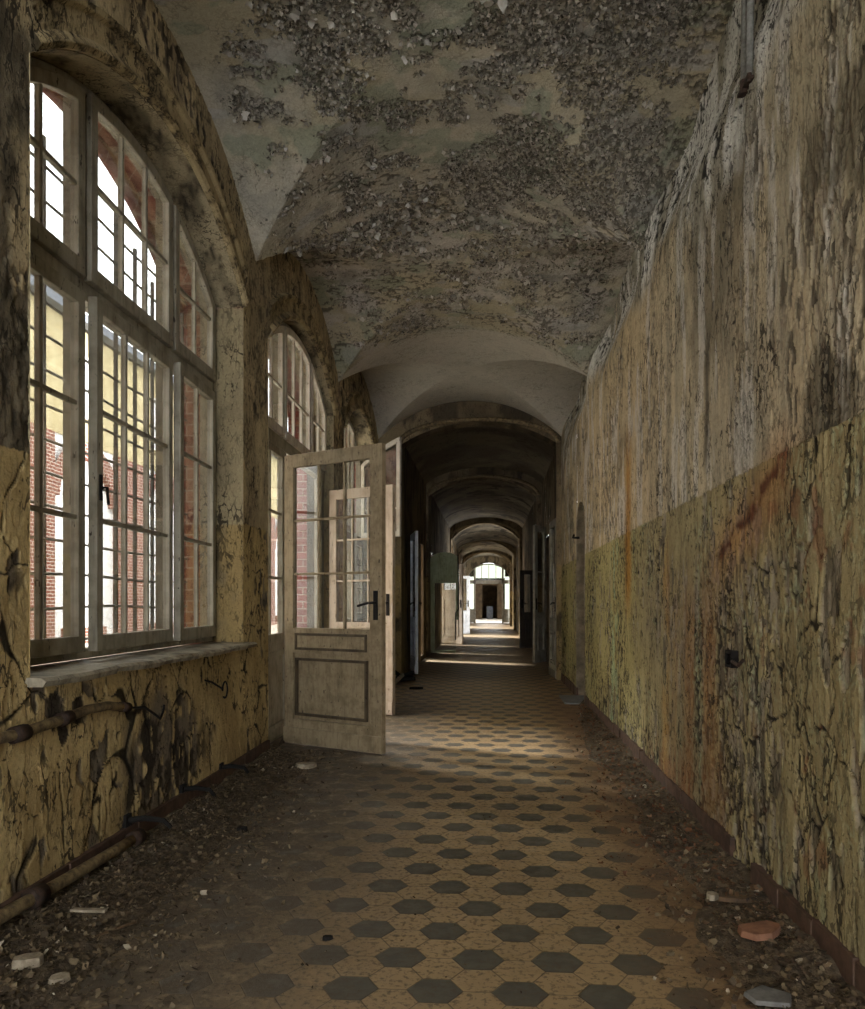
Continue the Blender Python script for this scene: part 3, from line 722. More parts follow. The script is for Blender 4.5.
def make_window(idx, k, zsill, ztr, opens, simple=False):
    c = C0 + k * BAY; w = empty('window_%d' % idx, (XW, c, 0), kind='structure')
    A_ = lambda o: float(arch(o))
    m1, m2 = -0.51, 0.515
    fr = MB(); fs = 0.055
    fr.ring(top_outline(-HW + 0.001, HW - 0.001, zsill, lambda o: float(arch(o)) - 0.002, 60), top_outline(-HW + fs, HW - fs, zsill + 0.05, lambda o: float(arch(o, HW - fs, ARCH0, ARCHR - fs)), 60), -0.05, 0.02)
    for m in (m1, m2): fr.box(-0.045, m - 0.035, zsill + 0.03, 0.018, m + 0.035, A_(m) - 0.03)
    fr.box(-0.05, -HW + 0.02, ztr - 0.05, 0.03, HW - 0.02, ztr + 0.05)
    fr.build('window_frame', M['wood'], w, bevel=0.004)
    ns = 130; ys = np.linspace(-HW - 0.02, HW + 0.10, ns); xf = XL - XW + 0.09
    rag = 0.022 * np.maximum(0, fbm(ys * 6, ys * 0 + k, 4, 71) - 0.42) * 4; sag = 0.010 * (fbm(ys * 3, ys * 0 + 5, 3, 73) - 0.5)
    prof = lambda n: [(-0.03, -0.045), (-0.03, -0.008), (0.06, -0.008 + sag[n]), (0.20, -0.010 + sag[n]), (xf - 0.012 - rag[n], -0.012 + sag[n]), (xf - rag[n] * 0.6, -0.024 + sag[n]), (xf - 0.006 - rag[n], -0.045 + sag[n])]
    sl = MB(); sl.v = [(x, float(ys[n]), zsill + float(z)) for n in range(ns) for x, z in prof(n)]
    sl.f = [(n * 7 + q, (n + 1) * 7 + q, (n + 1) * 7 + (q + 1) % 7, n * 7 + (q + 1) % 7) for n in range(ns - 1) for q in range(7)] + [tuple(range(6, -1, -1)), tuple(range((ns - 1) * 7, ns * 7))]
    sl.build('window_sill', M['sill'], w)
    fi = lambda o: float(arch(o, HW - 0.05, ARCH0, ARCHR - 0.05))
    cells = [(-HW + 0.045, m1 - 0.02), (m1 + 0.02, m2 - 0.02), (m2 + 0.02, HW - 0.045)]
    for r in range(2):
        for i, (a, b) in enumerate(cells):
            zb = zsill + 0.035 if r == 0 else ztr + 0.035
            f = (lambda o: ztr - 0.035) if r == 0 else fi
            hin = a if i == 0 else b
            if r == 0: rows = [zb + 0.09 + (ztr - 0.12 - zb) * q for q in (0.335, 0.665)]
            else: rows = [ztr + 0.08 + (0.55 if i == 1 else 0.46) * 0.78]
            f2 = (lambda o, f=f, h=hin: f(o + h))
            mb, gl = sash_mesh(a - hin, b - hin, zb, f2, 0.062, 3 if i == 1 else 2, rows)
            ang = opens.get((r, i), 0.0)
            s = mb.build('sash', M['wood'] if not simple else M['woodin'], w, loc=(0.035, hin, 0), rz=ang, bevel=0.004)
            gl.build('pane', M['glass'], s)
            if i == 1 and r == 0:
                hd = MB(); q = a - hin + 0.03
                hd.box(0.022, q - 0.012, 1.62, 0.03, q + 0.012, 1.74); hd.tube([(0.03, q, 1.68), (0.055, q, 1.68), (0.06, q + 0.005, 1.60)], 0.007)
                hd.build('handle', M['black'], s)
    return w
make_window(1, 0, 0.88, 2.60, {(0, 1): 0.035, (0, 2): 0.04, (1, 1): 0.01})
make_window(2, 2, 0.88, 2.05, {(0, 1): 0.2, (1, 2): 1.08}, True)
make_window(3, -1, 0.88, 2.60, {})

def make_grille(k, label):
    c = C0 + k * BAY; g = empty('window_grille', (-2.08, c, 0.86), label=label, cat='grille')
    v = MB(); i = 0; y = -HW + 0.06
    while y < HW:
        zt = min(float(arch(y)) - 0.10, 3.32 - 0.10 * (i % 3)); v.box(-0.009, y - 0.009, 0, 0.009, y + 0.009, zt - 0.86); y += 0.243; i += 1
    v.build('upright_bars', M['iron'], g)
    h = MB(); z = 0.10
    while z < 2.38:
        wy = HW if z + 0.86 < ARCH0 else HW * math.sqrt(max(0, 1 - ((z + 0.86 - ARCH0) / ARCHR) ** 2))
        pts = [(0.012, -wy + 0.01 + (2 * wy - 0.02) * t, z + 0.006 * math.sin(11 * t + z * 7)) for t in np.linspace(0, 1, 24)]
        h.tube(pts, 0.0075, 5); z += 0.158
    h.build('cross_bars', M['iron'], g)
    return g
make_grille(0, 'grey iron grille of thin bars outside the nearest tall arched window')
make_grille(2, 'grey iron grille outside the arched window beyond the double door')

# ------------------------------------------------------------------ doorway in the second bay (structure) and its two leaves
def make_doorway():
    c = C0 + BAY; d = empty('door_1', (-1.80, c, 0), kind='structure')
    fs = 0.055; ztr = 2.50; m1, m2 = -0.36, 1.12
    fr = MB(); fr.ring(top_outline(-HW + 0.001, HW - 0.001, 0.0, lambda o: float(arch(o)) - 0.002, 60), top_outline(-HW + fs, HW - fs, 0.02, lambda o: float(arch(o, HW - fs, ARCH0, ARCHR - fs)), 60), -0.05, 0.02)
    for m in (-0.51, 0.515): fr.box(-0.045, m - 0.035, ztr, 0.018, m + 0.035, float(arch(m)) - 0.03)
    for m in (m1, m2): fr.box(-0.045, m - 0.035, 0, 0.018, m + 0.035, ztr)
    fr.box(-0.05, -HW + 0.02, ztr - 0.05, 0.03, HW - 0.02, ztr + 0.06)
    fr.build('door_frame', M['wood'], d, bevel=0.004)
    fi = lambda o: float(arch(o, HW - 0.05, ARCH0, ARCHR - 0.05))
    for i, (a, b) in enumerate([(-HW + 0.045, -0.53), (-0.49, 0.495), (0.535, HW - 0.045)]):
        mb, gl = sash_mesh(a, b, ztr + 0.05, fi, 0.06, 3 if i == 1 else 2, [ztr + 0.46])
        s = mb.build('fanlight_sash', M['woodin'], d, loc=(0.035, 0, 0), bevel=0.004); gl.build('pane', M['glass'], s)
    for a, b in ((-HW + 0.045, m1 - 0.03), (m2 + 0.03, HW - 0.045)):
        mb, gl = sash_mesh(a, b, 0.80, lambda o: ztr - 0.04, 0.07, 2, [1.35, 1.90])
        s = mb.build('sidelight', M['wood'], d, bevel=0.004); gl.build('pane', M['glass'], s)
        p = MB().box(-0.02, a, 0.02, 0.02, b, 0.80); p.ring([(a + .04, .10), (b - .04, .10), (b - .04, .74), (a + .04, .74)], [(a + .07, .14), (b - .07, .14), (b - .07, .70), (a + .07, .70)], 0.02, 0.032)
        p.build('side_panel', M['wood'], d, bevel=0.003)
make_doorway()

def make_leaf(name, loc, rz, mat, label, w=0.90, H=2.32, zlo=0.93, nc=3, nr=3, st=0.115, solid_top=None, cat='door', handle_x=None):
    """leaf hinged at its origin, running along +x; camera side is -y"""
    t = 0.024; o = empty(name, loc, rz, label=label, cat=cat)
    b = MB()
    def bx(x0, z0, x1, z1, y0=-t, y1=t): b.box(x0, y0, z0, x1, y1, z1)
    bx(0, 0, st * 0.8, H); bx(w - st, 0, w, H); bx(st * 0.8, H - st * 0.9, w - st, H)
    bx(st * 0.8, zlo - 0.20, w - st, zlo); bx(st * 0.8, 0, w - st, 0.20)
    b.box(st * 0.8, -t * 0.25, 0.2, w - st, t * 0.25, zlo - 0.20)
    b.box(-0.002, -t - 0.012, 0.015, w + 0.002, -t + 0.002, 0.13)                     # kick board
    pm = MB()
    for s in (-1, 1):                                                                # raised panel mouldings
        for z0, z1 in ((0.23, zlo - 0.24), (zlo - 0.175, zlo - 0.04)):
            x0, x1 = st * 0.8 + 0.025, w - st - 0.025; y0, y1 = sorted((s * t * 0.2, s * (t + 0.009)))
            for (a0, c0, a1, c1) in ((x0, z0, x1, z0 + 0.02), (x0, z1 - 0.02, x1, z1), (x0, z0, x0 + 0.02, z1), (x1 - 0.02, z0, x1, z1)):
                pm.box(a0, y0, c0, a1, y1, c1)
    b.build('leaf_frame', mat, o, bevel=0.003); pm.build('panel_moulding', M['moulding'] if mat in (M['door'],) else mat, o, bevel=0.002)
    g = MB(); x0, x1, z0, z1 = st * 0.8, w - st, zlo, H - st * 0.9
    for i in range(1, nc): x = x0 + (x1 - x0) * i / nc; g.box(x - 0.009, -0.014, z0 - 0.003, x + 0.009, 0.014, z1 + 0.003)
    for i in range(1, nr): z = z0 + (z1 - z0) * i / nr; g.box(x0 - 0.003, -0.013, z - 0.009, x1 + 0.003, 0.013, z + 0.009)
    g.build('glazing_bars', mat, o, bevel=0.002)
    MB().box(x0 - 0.004, -0.002, z0 - 0.004, x1 + 0.004, 0.002, z1 + 0.004).build('pane', M['glass'], o)
    h = MB(); hx = w - st * 0.5
    for s in (-1, 1):
        h.box(hx - 0.02, min(s * t, s * (t + 0.008)), 1.00, hx + 0.02, max(s * t, s * (t + 0.008)), 1.22)
        h.tube([(hx, s * t, 1.13), (hx, s * (t + 0.05), 1.13), (hx - 0.03, s * (t + 0.058), 1.128), (hx - 0.13, s * (t + 0.055), 1.105)], 0.010, 8)
    tag(h.build('handle', M['black'], o, bevel=0.002), 'black lever handle on a long plate')
    for z in (0.25, 1.15, H - 0.30): MB().tube([(-0.006, 0, z), (-0.006, 0, z + 0.12)], 0.011, 8).build('hinge', M['rust'], o)
    return o
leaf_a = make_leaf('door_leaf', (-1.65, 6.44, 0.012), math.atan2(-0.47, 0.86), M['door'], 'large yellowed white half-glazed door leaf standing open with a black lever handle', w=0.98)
make_leaf('door_leaf', (-1.69, 8.46, 0.012), math.atan2(-0.40, 0.72), M['doorwhite'], 'pinkish white glazed door leaf open behind the large yellowed leaf', w=0.83)

# ------------------------------------------------------------------ fittings on the left wall
def thing(name, label, cat, mb, mat, group=None, bevel=0.0, smooth=False):
    """one-mesh thing given in world coordinates, origin moved to its base"""
    vs = np.array(mb.v); base = np.array([(vs[:, 0].min() + vs[:, 0].max()) / 2, (vs[:, 1].min() + vs[:, 1].max()) / 2, vs[:, 2].min()])
    mb.v = [tuple(q) for q in (vs - base)]
    return tag(mb.build(name, mat, loc=tuple(base), bevel=bevel, smooth=smooth), label, cat, group)
o = empty('broken_conduit', (XL, 3.0, 0.69), label='broken painted conduit pipe running along the ochre wall under the window', cat='pipe')
MB().tube([(0.028, -0.9, 0.0), (0.028, -0.25, -0.01), (0.03, 0.0, 0.0), (0.03, 0.2, 0.012), (0.028, 0.38, 0.005), (0.028, 0.57, -0.028)], 0.02, 10).build('pipe', M['pipe'], o, smooth=True)
for a, b, r in (((0.03, -0.02, 0), (0.03, 0.06, 0.002), 0.027), ((0.028, 0.50, -0.015), (0.028, 0.575, -0.028), 0.023), ((0.028, -0.32, -0.01), (0.028, -0.24, -0.01), 0.030)):
    tag(MB().tube([a, b], r, 10).build('socket', M['rust'], o, smooth=True), 'rusty pipe socket')
MB().tube([(0.03, 0.57, -0.03), (0.06, 0.68, -0.04), (0.07, 0.78, -0.09), (0.06, 0.86, -0.12), (0.05, 0.92, -0.09), (0.05, 0.93, -0.06)], 0.006, 6).build('wire', M['black'], o)
o = thing('wire_hook', 'black iron wire hook with a ring in the ochre wall below the sill end', 'hook',
      MB().tube([(XL - 0.01, 4.62, 0.69), (XL + 0.03, 4.68, 0.67), (XL + 0.05, 4.80, 0.62)] + [(XL + 0.05, 4.86 - 0.045 * math.cos(a), 0.605 + 0.05 * math.sin(a)) for a in np.linspace(0, 1.7 * PI, 14)], 0.006, 6), M['black'])
o = empty('floor_pipe', (XL, 2.9, 0.0), label='thick old heating pipe lying along the foot of the ochre wall', cat='pipe')
MB().tube([(0.065, -1.1, 0.115), (0.065, -0.3, 0.10), (0.068, 0.1, 0.085), (0.07, 0.45, 0.075), (0.07, 0.66, 0.07)], 0.023, 12).build('pipe', M['pipe'], o, smooth=True)
tag(MB().tube([(0.07, 0.62, 0.071), (0.07, 0.70, 0.069)], 0.036, 12).build('collar', M['rust'], o, smooth=True), 'rusty collar')
tag(MB().tube([(0.065, -0.18, 0.097), (0.066, -0.10, 0.094)], 0.036, 12).tube([(0.066, -0.14, 0.09), (0.066, -0.14, 0.0)], 0.02, 8).build('collar', M['rust'], o, smooth=True), 'rusty collar')
for (yy, zz, ln, lab) in ((3.62, 0.13, 0.20, 'black bent iron radiator bracket nearest the broken floor pipe'), (4.30, 0.115, 0.17, 'black bent iron radiator bracket between two others below the dark bare patch'), (4.92, 0.11, 0.17, 'black bent iron radiator bracket farthest along the wall towards the open door')):
    q = MB(); q.tube([(XL - 0.02, yy, zz), (XL + ln * 0.4, yy + 0.01, zz + 0.012), (XL + ln * 0.85, yy + 0.02, zz), (XL + ln, yy + 0.03, zz - 0.035)], [0.015, 0.014, 0.012, 0.010], 8)
    q.box(XL - 0.01, yy - 0.03, zz - 0.03, XL + 0.012, yy + 0.03, zz + 0.03)
    thing('radiator_bracket', lab, 'bracket', q, M['black'], 'iron radiator brackets at the foot of the window wall')

# ------------------------------------------------------------------ fittings on the right wall
o = empty('wall_conduits', (XR + 0.10, 3.40, 3.25), label='pair of grey vertical conduits high on the right wall ending in a rusty clamp', cat='pipe')
for dy in (-0.035, 0.035): MB().tube([(-0.105, dy, 0.03), (-0.10, dy, 0.4), (-0.08, dy, 0.75)], 0.015, 10).build('conduit', M['iron'], o, smooth=True)
b = MB(); b.box(-0.125, -0.065, 0.010, -0.085, 0.065, 0.024); b.tube([(-0.112, -0.055, 0.0), (-0.112, -0.055, 0.035)], 0.010, 8); b.tube([(-0.112, 0.012, -0.006), (-0.112, 0.012, 0.05)], 0.017, 8)
tag(b.build('clamp', M['rust'], o), 'rusty clamp')
o = empty('wall_socket', (XR, 3.58, 0.86), label='broken black wall socket with a bent iron strip in the olive right wall', cat='socket')
b = MB(); b.ring([(-0.045, 0.0), (0.045, 0.0), (0.045, 0.075), (-0.045, 0.075)], [(-0.03, 0.015), (0.03, 0.015), (0.03, 0.06), (-0.03, 0.06)], -0.03, 0.01); b.box(-0.012, -0.03, 0.012, 0.01, 0.03, 0.062)
b.build('socket_box', M['black'], o, bevel=0.003)
MB().tube([(-0.02, -0.03, 0.03), (-0.035, -0.10, 0.03), (-0.03, -0.15, 0.02), (-0.012, -0.16, 0.045)], 0.008, 6).build('iron_strip', M['rust'], o)
q = MB(); q.tube([(XR + 0.02, 9.85, 1.93), (XR - 0.03, 9.85, 1.93), (XR - 0.06, 9.80, 1.93), (XR - 0.06, 9.72, 1.95)], 0.014, 8)
thing('iron_hook', 'black iron hook on the edge of the arched niche in the right wall', 'hook', q, M['black'])
thing('threshold_slab', 'grey stone slab on the floor in front of the arched niche', 'slab', MB().box(0.84, 9.14, 0.0, XR + 0.1, 9.90, 0.018), M['threshold'], bevel=0.004)

# ------------------------------------------------------------------ loose pieces on the floor
def shard(x, y, z, sx, sy, h, rot, seed, n=7, tilt=0.0):
    r = random.Random(seed); mb = MB(); c, s = math.cos(rot), math.sin(rot)
    pts = []
    for i in range(n):
        a = 2 * PI * (i + 0.35 * (r.random() - 0.5)) / n; k = 0.8 + 0.35 * r.random(); px, py = sx * k * math.cos(a), sy * k * math.sin(a)
        pts.append((x + c * px - s * py, y + s * px + c * py))
    lo = [(px, py, z + tilt * (px - x)) for px, py in pts]; hi = [(x + (px - x) * 0.94, y + (py - y) * 0.94, z + h + tilt * (px - x)) for px, py in pts]
    mb.add(lo + hi, [tuple(reversed(range(n))), tuple(range(n, 2 * n))] + [(i, (i + 1) % n, n + (i + 1) % n, n + i) for i in range(n)])
    return mb
def floor_at(px, py):
    d = 805 * EYE / (py - 603); r = (px - 432.5) / 805; return d * (r * 0.99746 - 0.07125), d * (r * 0.07125 + 0.99746)
def drop(name, px, py, label, cat, sx, sy, h, rot, seed, mat, z=0.0, n=7, tilt=0.0, group=None):
    x, y = floor_at(px, py); lft = x < -0.4
    z = max(0.0, float(heap_h(np.array([x]), np.array([y]), 1 if lft else 0)[0])) + z
    return thing(name, label, cat, shard(x, y, z, sx, sy, h, rot, seed, n, tilt), mat, group, bevel=0.002)
drop('tile_fragment', 760, 948, 'reddish clay tile fragment lying in the rubble by the right wall', 'tile', 0.078, 0.06, 0.022, 0.3, 3, M['redtile'], 0.02, 8, 0.10)
drop('tile_fragment', 770, 1006, 'grey cement tile fragment at the bottom edge in front of the reddish one', 'tile', 0.065, 0.06, 0.014, 0.2, 5, M['greytile'], 0.008, 5)
drop('plank_piece', 733, 911, 'short dark brown plank piece lying against the right wall rubble', 'plank', 0.062, 0.016, 0.016, -0.1, 8, M['plank'], 0.012, 6)
drop('plaster_lump', 712, 902, 'pale plaster lump beside the short dark plank', 'plaster', 0.028, 0.026, 0.022, 0.6, 9, M['rubble'], 0.004)
drop('plaster_lump', 306, 768, 'broad pale plaster slab on the rubble at the foot of the open door', 'plaster', 0.075, 0.06, 0.03, 0.4, 12, M['rubble'], 0.004)
drop('plaster_lump', 242, 832, 'black crumbled lump on the dust near the middle radiator bracket', 'lump', 0.03, 0.022, 0.025, 0.8, 21, M['black'])
drop('plaster_lump', 30, 972, 'grey plaster lump in the near left corner rubble', 'plaster', 0.05, 0.035, 0.03, 0.4, 15, M['rubble'], 0.004)
drop('plaster_lump', 60, 985, 'flat pale plaster chunk at the near left edge of the dusty floor', 'plaster', 0.035, 0.03, 0.018, 1.2, 16, M['rubble'], 0.0)
drop('plaster_lump', 327, 940, 'small black crumbled lump on the tiles between dark hexagons', 'lump', 0.02, 0.012, 0.014, 0.3, 19, M['black'])
x, y = floor_at(104, 938)
thing('twig', 'thin dark stick lying on the dusty floor by the ochre wall', 'stick', MB().tube([(x - 0.07, y - 0.10, 0.010), (x, y, 0.016), (x + 0.06, y + 0.11, 0.012)], 0.006, 6), M['plank'])
x, y = floor_at(90, 920)
thing('lath_strip', 'pale splintered wooden strip on the rubble behind the thin dark stick', 'wood', MB().box(x - 0.07, y - 0.012, 0.030, x + 0.06, y + 0.012, 0.040), M['rubble'], bevel=0.002)

# ------------------------------------------------------------------ the arch at the end of the third bay and the far corridor
FL, FR = -1.35, 1.08
def far_paint(U, z, seed):
    P = len(U); one = np.ones((P, 3)); f1 = fbm(U * 0.9, z * 1.1, 4, seed); f2 = fbm(U * 5, z * 2.5, 4, seed + 1)
    col = mix(lin((124, 110, 86)) * one, lin((88, 77, 60)), ss(0.35, 0.65, f1)); col = mix(col, lin((150, 130, 84)), ss(1.7, 1.68, z) * 0.5)
    col = mix(col, lin((54, 47, 38)), ss(0.56, 0.64, f2) * 0.8)
    return 0.012 * (f2 - 0.5), col
def cross_wall(name, y0, y1, hw0, hw1, zs, r, xa=XL - 0.1, xb=XR + 0.1, ztop=4.4, seed=400, n=60):
    """wall across the corridor with an arched opening from hw0 to hw1"""
    c, w = (hw0 + hw1) / 2, (hw1 - hw0) / 2; gs = GridSet()
    ox = np.concatenate([c - w * np.cos(np.linspace(0, PI, n))])
    zt = np.linspace(0, 1, 16)
    zlo = arch(ox - c, w, zs, r)
    gs.patch(np.repeat(ox[:, None], 16, 1), zlo[:, None] + (ztop - zlo)[:, None] * zt[None])
    for a, b in ((xa, hw0), (hw1, xb)):
        A, B = np.meshgrid(np.linspace(a, b, 12), np.linspace(0, ztop, 90), indexing='ij'); gs.patch(A, B)
    P, F = gs.get(); _, col = far_paint(P[:, 0] * 1.0, P[:, 1], seed)
    V = np.stack([P[:, 0], P[:, 0] * 0 + y0, P[:, 1]], 1)
    out = [(hw0, 0.0)] + [(float(a), float(b)) for a, b in zip(ox, zlo)] + [(hw1, 0.0)]
    O = np.array(out); m = len(O)
    V2 = np.concatenate([np.stack([O[:, 0], O[:, 0] * 0 + yy, O[:, 1]], 1) for yy in (y0, y1)])
    F2 = np.stack([np.arange(m - 1), np.arange(1, m), np.arange(1, m) + m, np.arange(m - 1) + m], 1) + len(V)
    _, c2 = far_paint(V2[:, 0] * 3, V2[:, 2], seed + 3)
    V3 = V.copy(); V3[:, 1] = y1
    me = np_mesh(name, np.concatenate([V, V2, V3]), np.concatenate([F, F2, F[:, ::-1] + len(V) + len(V2)]), np.concatenate([col, c2, col]), smooth=False)
    tag(link(name, me, M['far']), kind='structure')
    if r > 0.1:
        mbb = MB(); mbb.tube([(c - (w + 0.03) * math.cos(t), y0 - 0.01, zs + (r + 0.03) * math.sin(t)) for t in np.linspace(0, PI, 50)], 0.035, 8)
        return mbb
    return None
tr = 41
for (nm, y0, y1, zs, r) in (('wall_arch', Y_MID, Y_MID + 0.34, 3.52, 0.33), ('wall_arch_a', 17.0, 17.25, 3.40, 0.38), ('wall_arch_b', 27.0, 27.3, 3.25, 0.55), ('wall_arch_c', 33.5, 33.8, 3.15, 0.55), ('wall_arch_d', 39.5, 39.8, 3.05, 0.55)):
    mm = cross_wall(nm, y0, y1, -1.33 if nm == 'wall_arch' else FL + 0.05, 0.98, zs, r, seed=400 + tr)
    tag(mm.build('trim', M['pipe'], smooth=True), kind='structure').name = 'trim_%d' % tr; tr += 1

def far_wall(name, x, sgn, opens, seed, y0=Y_MID + 0.3, y1=Y_END):
    """opens: (ya, yb, zlo, zhi)"""
    gs = GridSet(); edges = [y0] + [e for o in opens for e in o[:2]] + [y1]
    mb = MB()
    for i in range(len(edges) - 1):
        a, b = edges[i], edges[i + 1]; n = max(3, int((b - a) / 0.06))
        ys = np.linspace(a, b, n)
        if i % 2 == 0: wall_patches(gs, ys, lambda y: (y * 0, y * 0 + 4.3), 0.06)
        else:
            _, _, zl, zh = opens[i // 2]
            if zl > 0: wall_patches(gs, ys, lambda y: (y * 0, y * 0 + zl), 0.06)
            wall_patches(gs, ys, lambda y: (y * 0 + zh, y * 0 + 4.3), 0.06)
            xo = x + sgn * 0.4; o = [(a, zl), (a, zh), (b, zh), (b, zl)]
            mb.strip([(x, q, z) for q, z in o + o[:1]], [(xo, q, z) for q, z in o + o[:1]])
    P, F = gs.get(); h, col = far_paint(P[:, 0], P[:, 1], seed)
    V = np.stack([x + h, P[:, 0], P[:, 1]], 1)
    tag(link(name, np_mesh(name, V, F, col), M['far']), kind='structure')
    return mb
mb = far_wall('wall_far_left', FL, -1, [(15.7, 16.3, 0.1, 2.3), (18.35, 18.7, 0.2, 2.3), (21.9, 22.4, 0, 2.3), (27.4, 29.4, 0, 3.2), (36.5, 40.5, 0, 3.0), (41.5, 43.0, 0.9, 3.0)], 500)
tag(mb.build('trim_51', M['room']), kind='structure')
mb = far_wall('wall_far_right', FR, 1, [(14.9, 15.8, 0, 2.4), (19.5, 20.4, 0, 2.4), (27.4, 29.6, 0.85, 3.2), (41.0, 43.5, 0.9, 3.0)], 520)
tag(mb.build('trim_52', M['room']), kind='structure')
for i, (a, b) in enumerate(((14.9, 15.8), (19.5, 20.4))):                            # closed dark back of the right-hand doorways
    tag(MB().box(FR + 0.36, a - 0.02, 0, FR + 0.42, b + 0.02, 2.42).build('trim_%d' % (53 + i), M['room']), kind='structure')
gs = GridSet(); A, B = np.meshgrid(np.linspace(FL - 0.05, FR + 0.05, 90), np.linspace(Y_MID + 0.3, Y_END, 500), indexing='ij'); gs.patch(A, B)
P, F = gs.get(); t = (P[:, 0] - (FL + FR) / 2) / 1.22
f = fbm(P[:, 0] * 4, P[:, 1] * 4, 4, 541); f1 = fbm(P[:, 0] * 1.2, P[:, 1] * 1.2, 4, 543)
pe = ss(0.5, 0.58, fbm(P[:, 0] * 2, P[:, 1] * 2, 4, 545)) * (P[:, 1] > 17)
col = mix(lin((116, 108, 92)) * np.ones((len(t), 3)), lin((86, 79, 67)), ss(0.35, 0.65, f1)); col = mix(col, lin((52, 47, 40)), ss(0.5, 0.58, f) * pe)
zz = 3.45 + 0.55 * np.sqrt(np.maximum(1 - (t / 1.06) ** 2, 0)) + 0.02 * (f - 0.5) - 0.25 * ss(27, 34, P[:, 1])
tag(link('ceiling_far', np_mesh('ceiling_far', np.stack([P[:, 0], P[:, 1], zz], 1), F[:, ::-1], col), M['far']), kind='structure')

# doors and pieces of the far corridor
leaf2 = make_leaf('door_leaf', (FL + 0.02, 13.62, 0.01), math.radians(-79), M['doorblue'], 'narrow bluish white door leaf ajar on the left side of the far corridor', w=0.88, H=2.28, zlo=0.9, nc=1, nr=1)
o = empty('door_leaf', (FL, 18.28, 0.01), math.radians(-14), label='sage green round-topped door leaf standing open across the far corridor', cat='door')
W, H = 0.66, 2.28
b = MB()
outl = [(0.0, 1.58), (W, 1.58)] + [(W / 2 + W / 2 * math.cos(a), H - 0.17 + 0.17 * math.sin(a)) for a in np.linspace(0.0, PI, 20)]
b.prism(outl, -0.02, 0.02); 
b.v = [(yy, xx, z) for xx, yy, z in b.v]; b.f = [tuple(reversed(q)) for q in b.f]
b.build('upper_panel', M['green'], o, bevel=0.004)
MB().box(0, -0.02, 0, 0.10, 0.02, 1.58).box(W - 0.06, -0.02, 0.75, W, 0.02, 1.58).box(0.1, -0.015, 0, W - 0.06, 0.015, 0.06).build('leaf_frame', M['green'], o, bevel=0.004)
MB().box(0.1, -0.002, 0.06, W - 0.06, 0.002, 1.58).build('pane', M['glass'], o)
MB().tube([(W - 0.005, -0.025, 2.2), (W + 0.01, -0.025, 1.5), (W + 0.01, -0.025, 1.0), (W - 0.06, -0.025, 0.9), (W - 0.06, -0.025, 0.3)], 0.014, 6).build('edge_strip', M['black'], o)
make_leaf('door_leaf', (FL, 22.45, 0.01), math.radians(-40), M['doorwhite'], 'pale panelled door leaf seen through the sage green one', w=0.8, H=2.2, zlo=1.5, nc=1, nr=1)
make_leaf('door_leaf', (FL + 0.06, 29.5, 0.01), math.radians(-8), M['doorblue'], 'greyish white door leaf in front of the bright opening near the corridor end', w=0.56, H=2.12, zlo=0.85, nc=1, nr=1)
make_leaf('door_leaf', (FR - 0.01, 15.75, 0.01), math.radians(180 + 62), M['wood'], 'worn grey door leaf with a tall pane on the right side of the dark corridor', w=0.52, H=2.6, zlo=0.95, nc=1, nr=2)
make_leaf('door_leaf', (FR - 0.12, 12.85, 0.01), math.radians(-87), M['wood'], 'pale narrow door leaf seen edge-on below the first dark arch', w=0.80, H=2.40, zlo=0.9, nc=1, nr=1)
make_leaf('door_leaf', (FR + 0.02, 20.35, 0.01), math.radians(180 + 8), M['darkdoor'], 'dark brown glazed door leaf open at the right of the dark corridor', w=0.36, H=1.95, zlo=0.9, nc=1, nr=1)
o = empty('broken_chair_frame', (-1.28, 11.5, 0.0), 0.3, label='broken dark wooden chair frame lying on the floor beside the pinkish door leaf', cat='chair')
MB().tube([(-0.2, -0.5, 0.03), (0.05, 0.1, 0.10)], 0.03, 6).build('leg', M['rubble'], o)
b = MB(); b.box(-0.02, 0.0, 0.02, 0.22, 0.30, 0.07); b.tube([(-0.18, 0.28, 0.24), (0.02, 0.12, 0.08), (0.2, 0.02, 0.14)], 0.03, 6)
tag(b.build('seat_frame', M['black'], o, bevel=0.006), 'black seat frame')
thing('plank_piece', 'small dark plank scrap on the tiles in front of the broken chair frame', 'plank', shard(-0.98, 10.6, 0.0, 0.10, 0.05, 0.03, 0.2, 33), M['black'])

# ------------------------------------------------------------------ end wall with its glazed door screen, and the room beyond
EL, ER = -1.30, 1.16
cross_wall('wall_end', Y_END, Y_END + 0.2, EL, ER, 2.45, 0.92, xa=-3, xb=3, ztop=4.4, seed=600)
d = empty('door_2', ((EL + ER) / 2, Y_END + 0.1, 0), math.pi / 2, kind='structure')
ew = (ER - EL) / 2; fa = lambda o: 2.45 + 0.90 * math.sqrt(max(0, 1 - (o / ew) ** 2))
fr = MB(); fr.ring(top_outline(-ew + 0.002, ew - 0.002, 0.0, fa, 50), top_outline(-ew + 0.07, ew - 0.07, 0.02, lambda o: 2.45 + 0.83 * math.sqrt(max(0, 1 - (o / (ew - 0.07)) ** 2)), 50), -0.04, 0.04)
fr.box(-0.045, -ew, 2.22, 0.045, ew, 2.42)
for m in (-0.78, 0.78): fr.box(-0.045, m - 0.05, 0, 0.045, m + 0.05, fa(m) - 0.02)
for m in (-0.4, 0.0, 0.4): fr.box(-0.03, m - 0.015, 2.4, 0.03, m + 0.015, fa(m) - 0.02)
for s in (-1, 1): fr.box(-0.02, min(s * 0.8, s * (ew - 0.03)), 0.05, 0.02, max(s * 0.8, s * (ew - 0.03)), 0.8)
fr.build('door_frame', M['wood'], d)
MB().prism(top_outline(-ew + 0.06, ew - 0.06, 2.4, lambda o: fa(o) - 0.05, 40), -0.003, 0.003).build('pane', M['glassdim'], d)
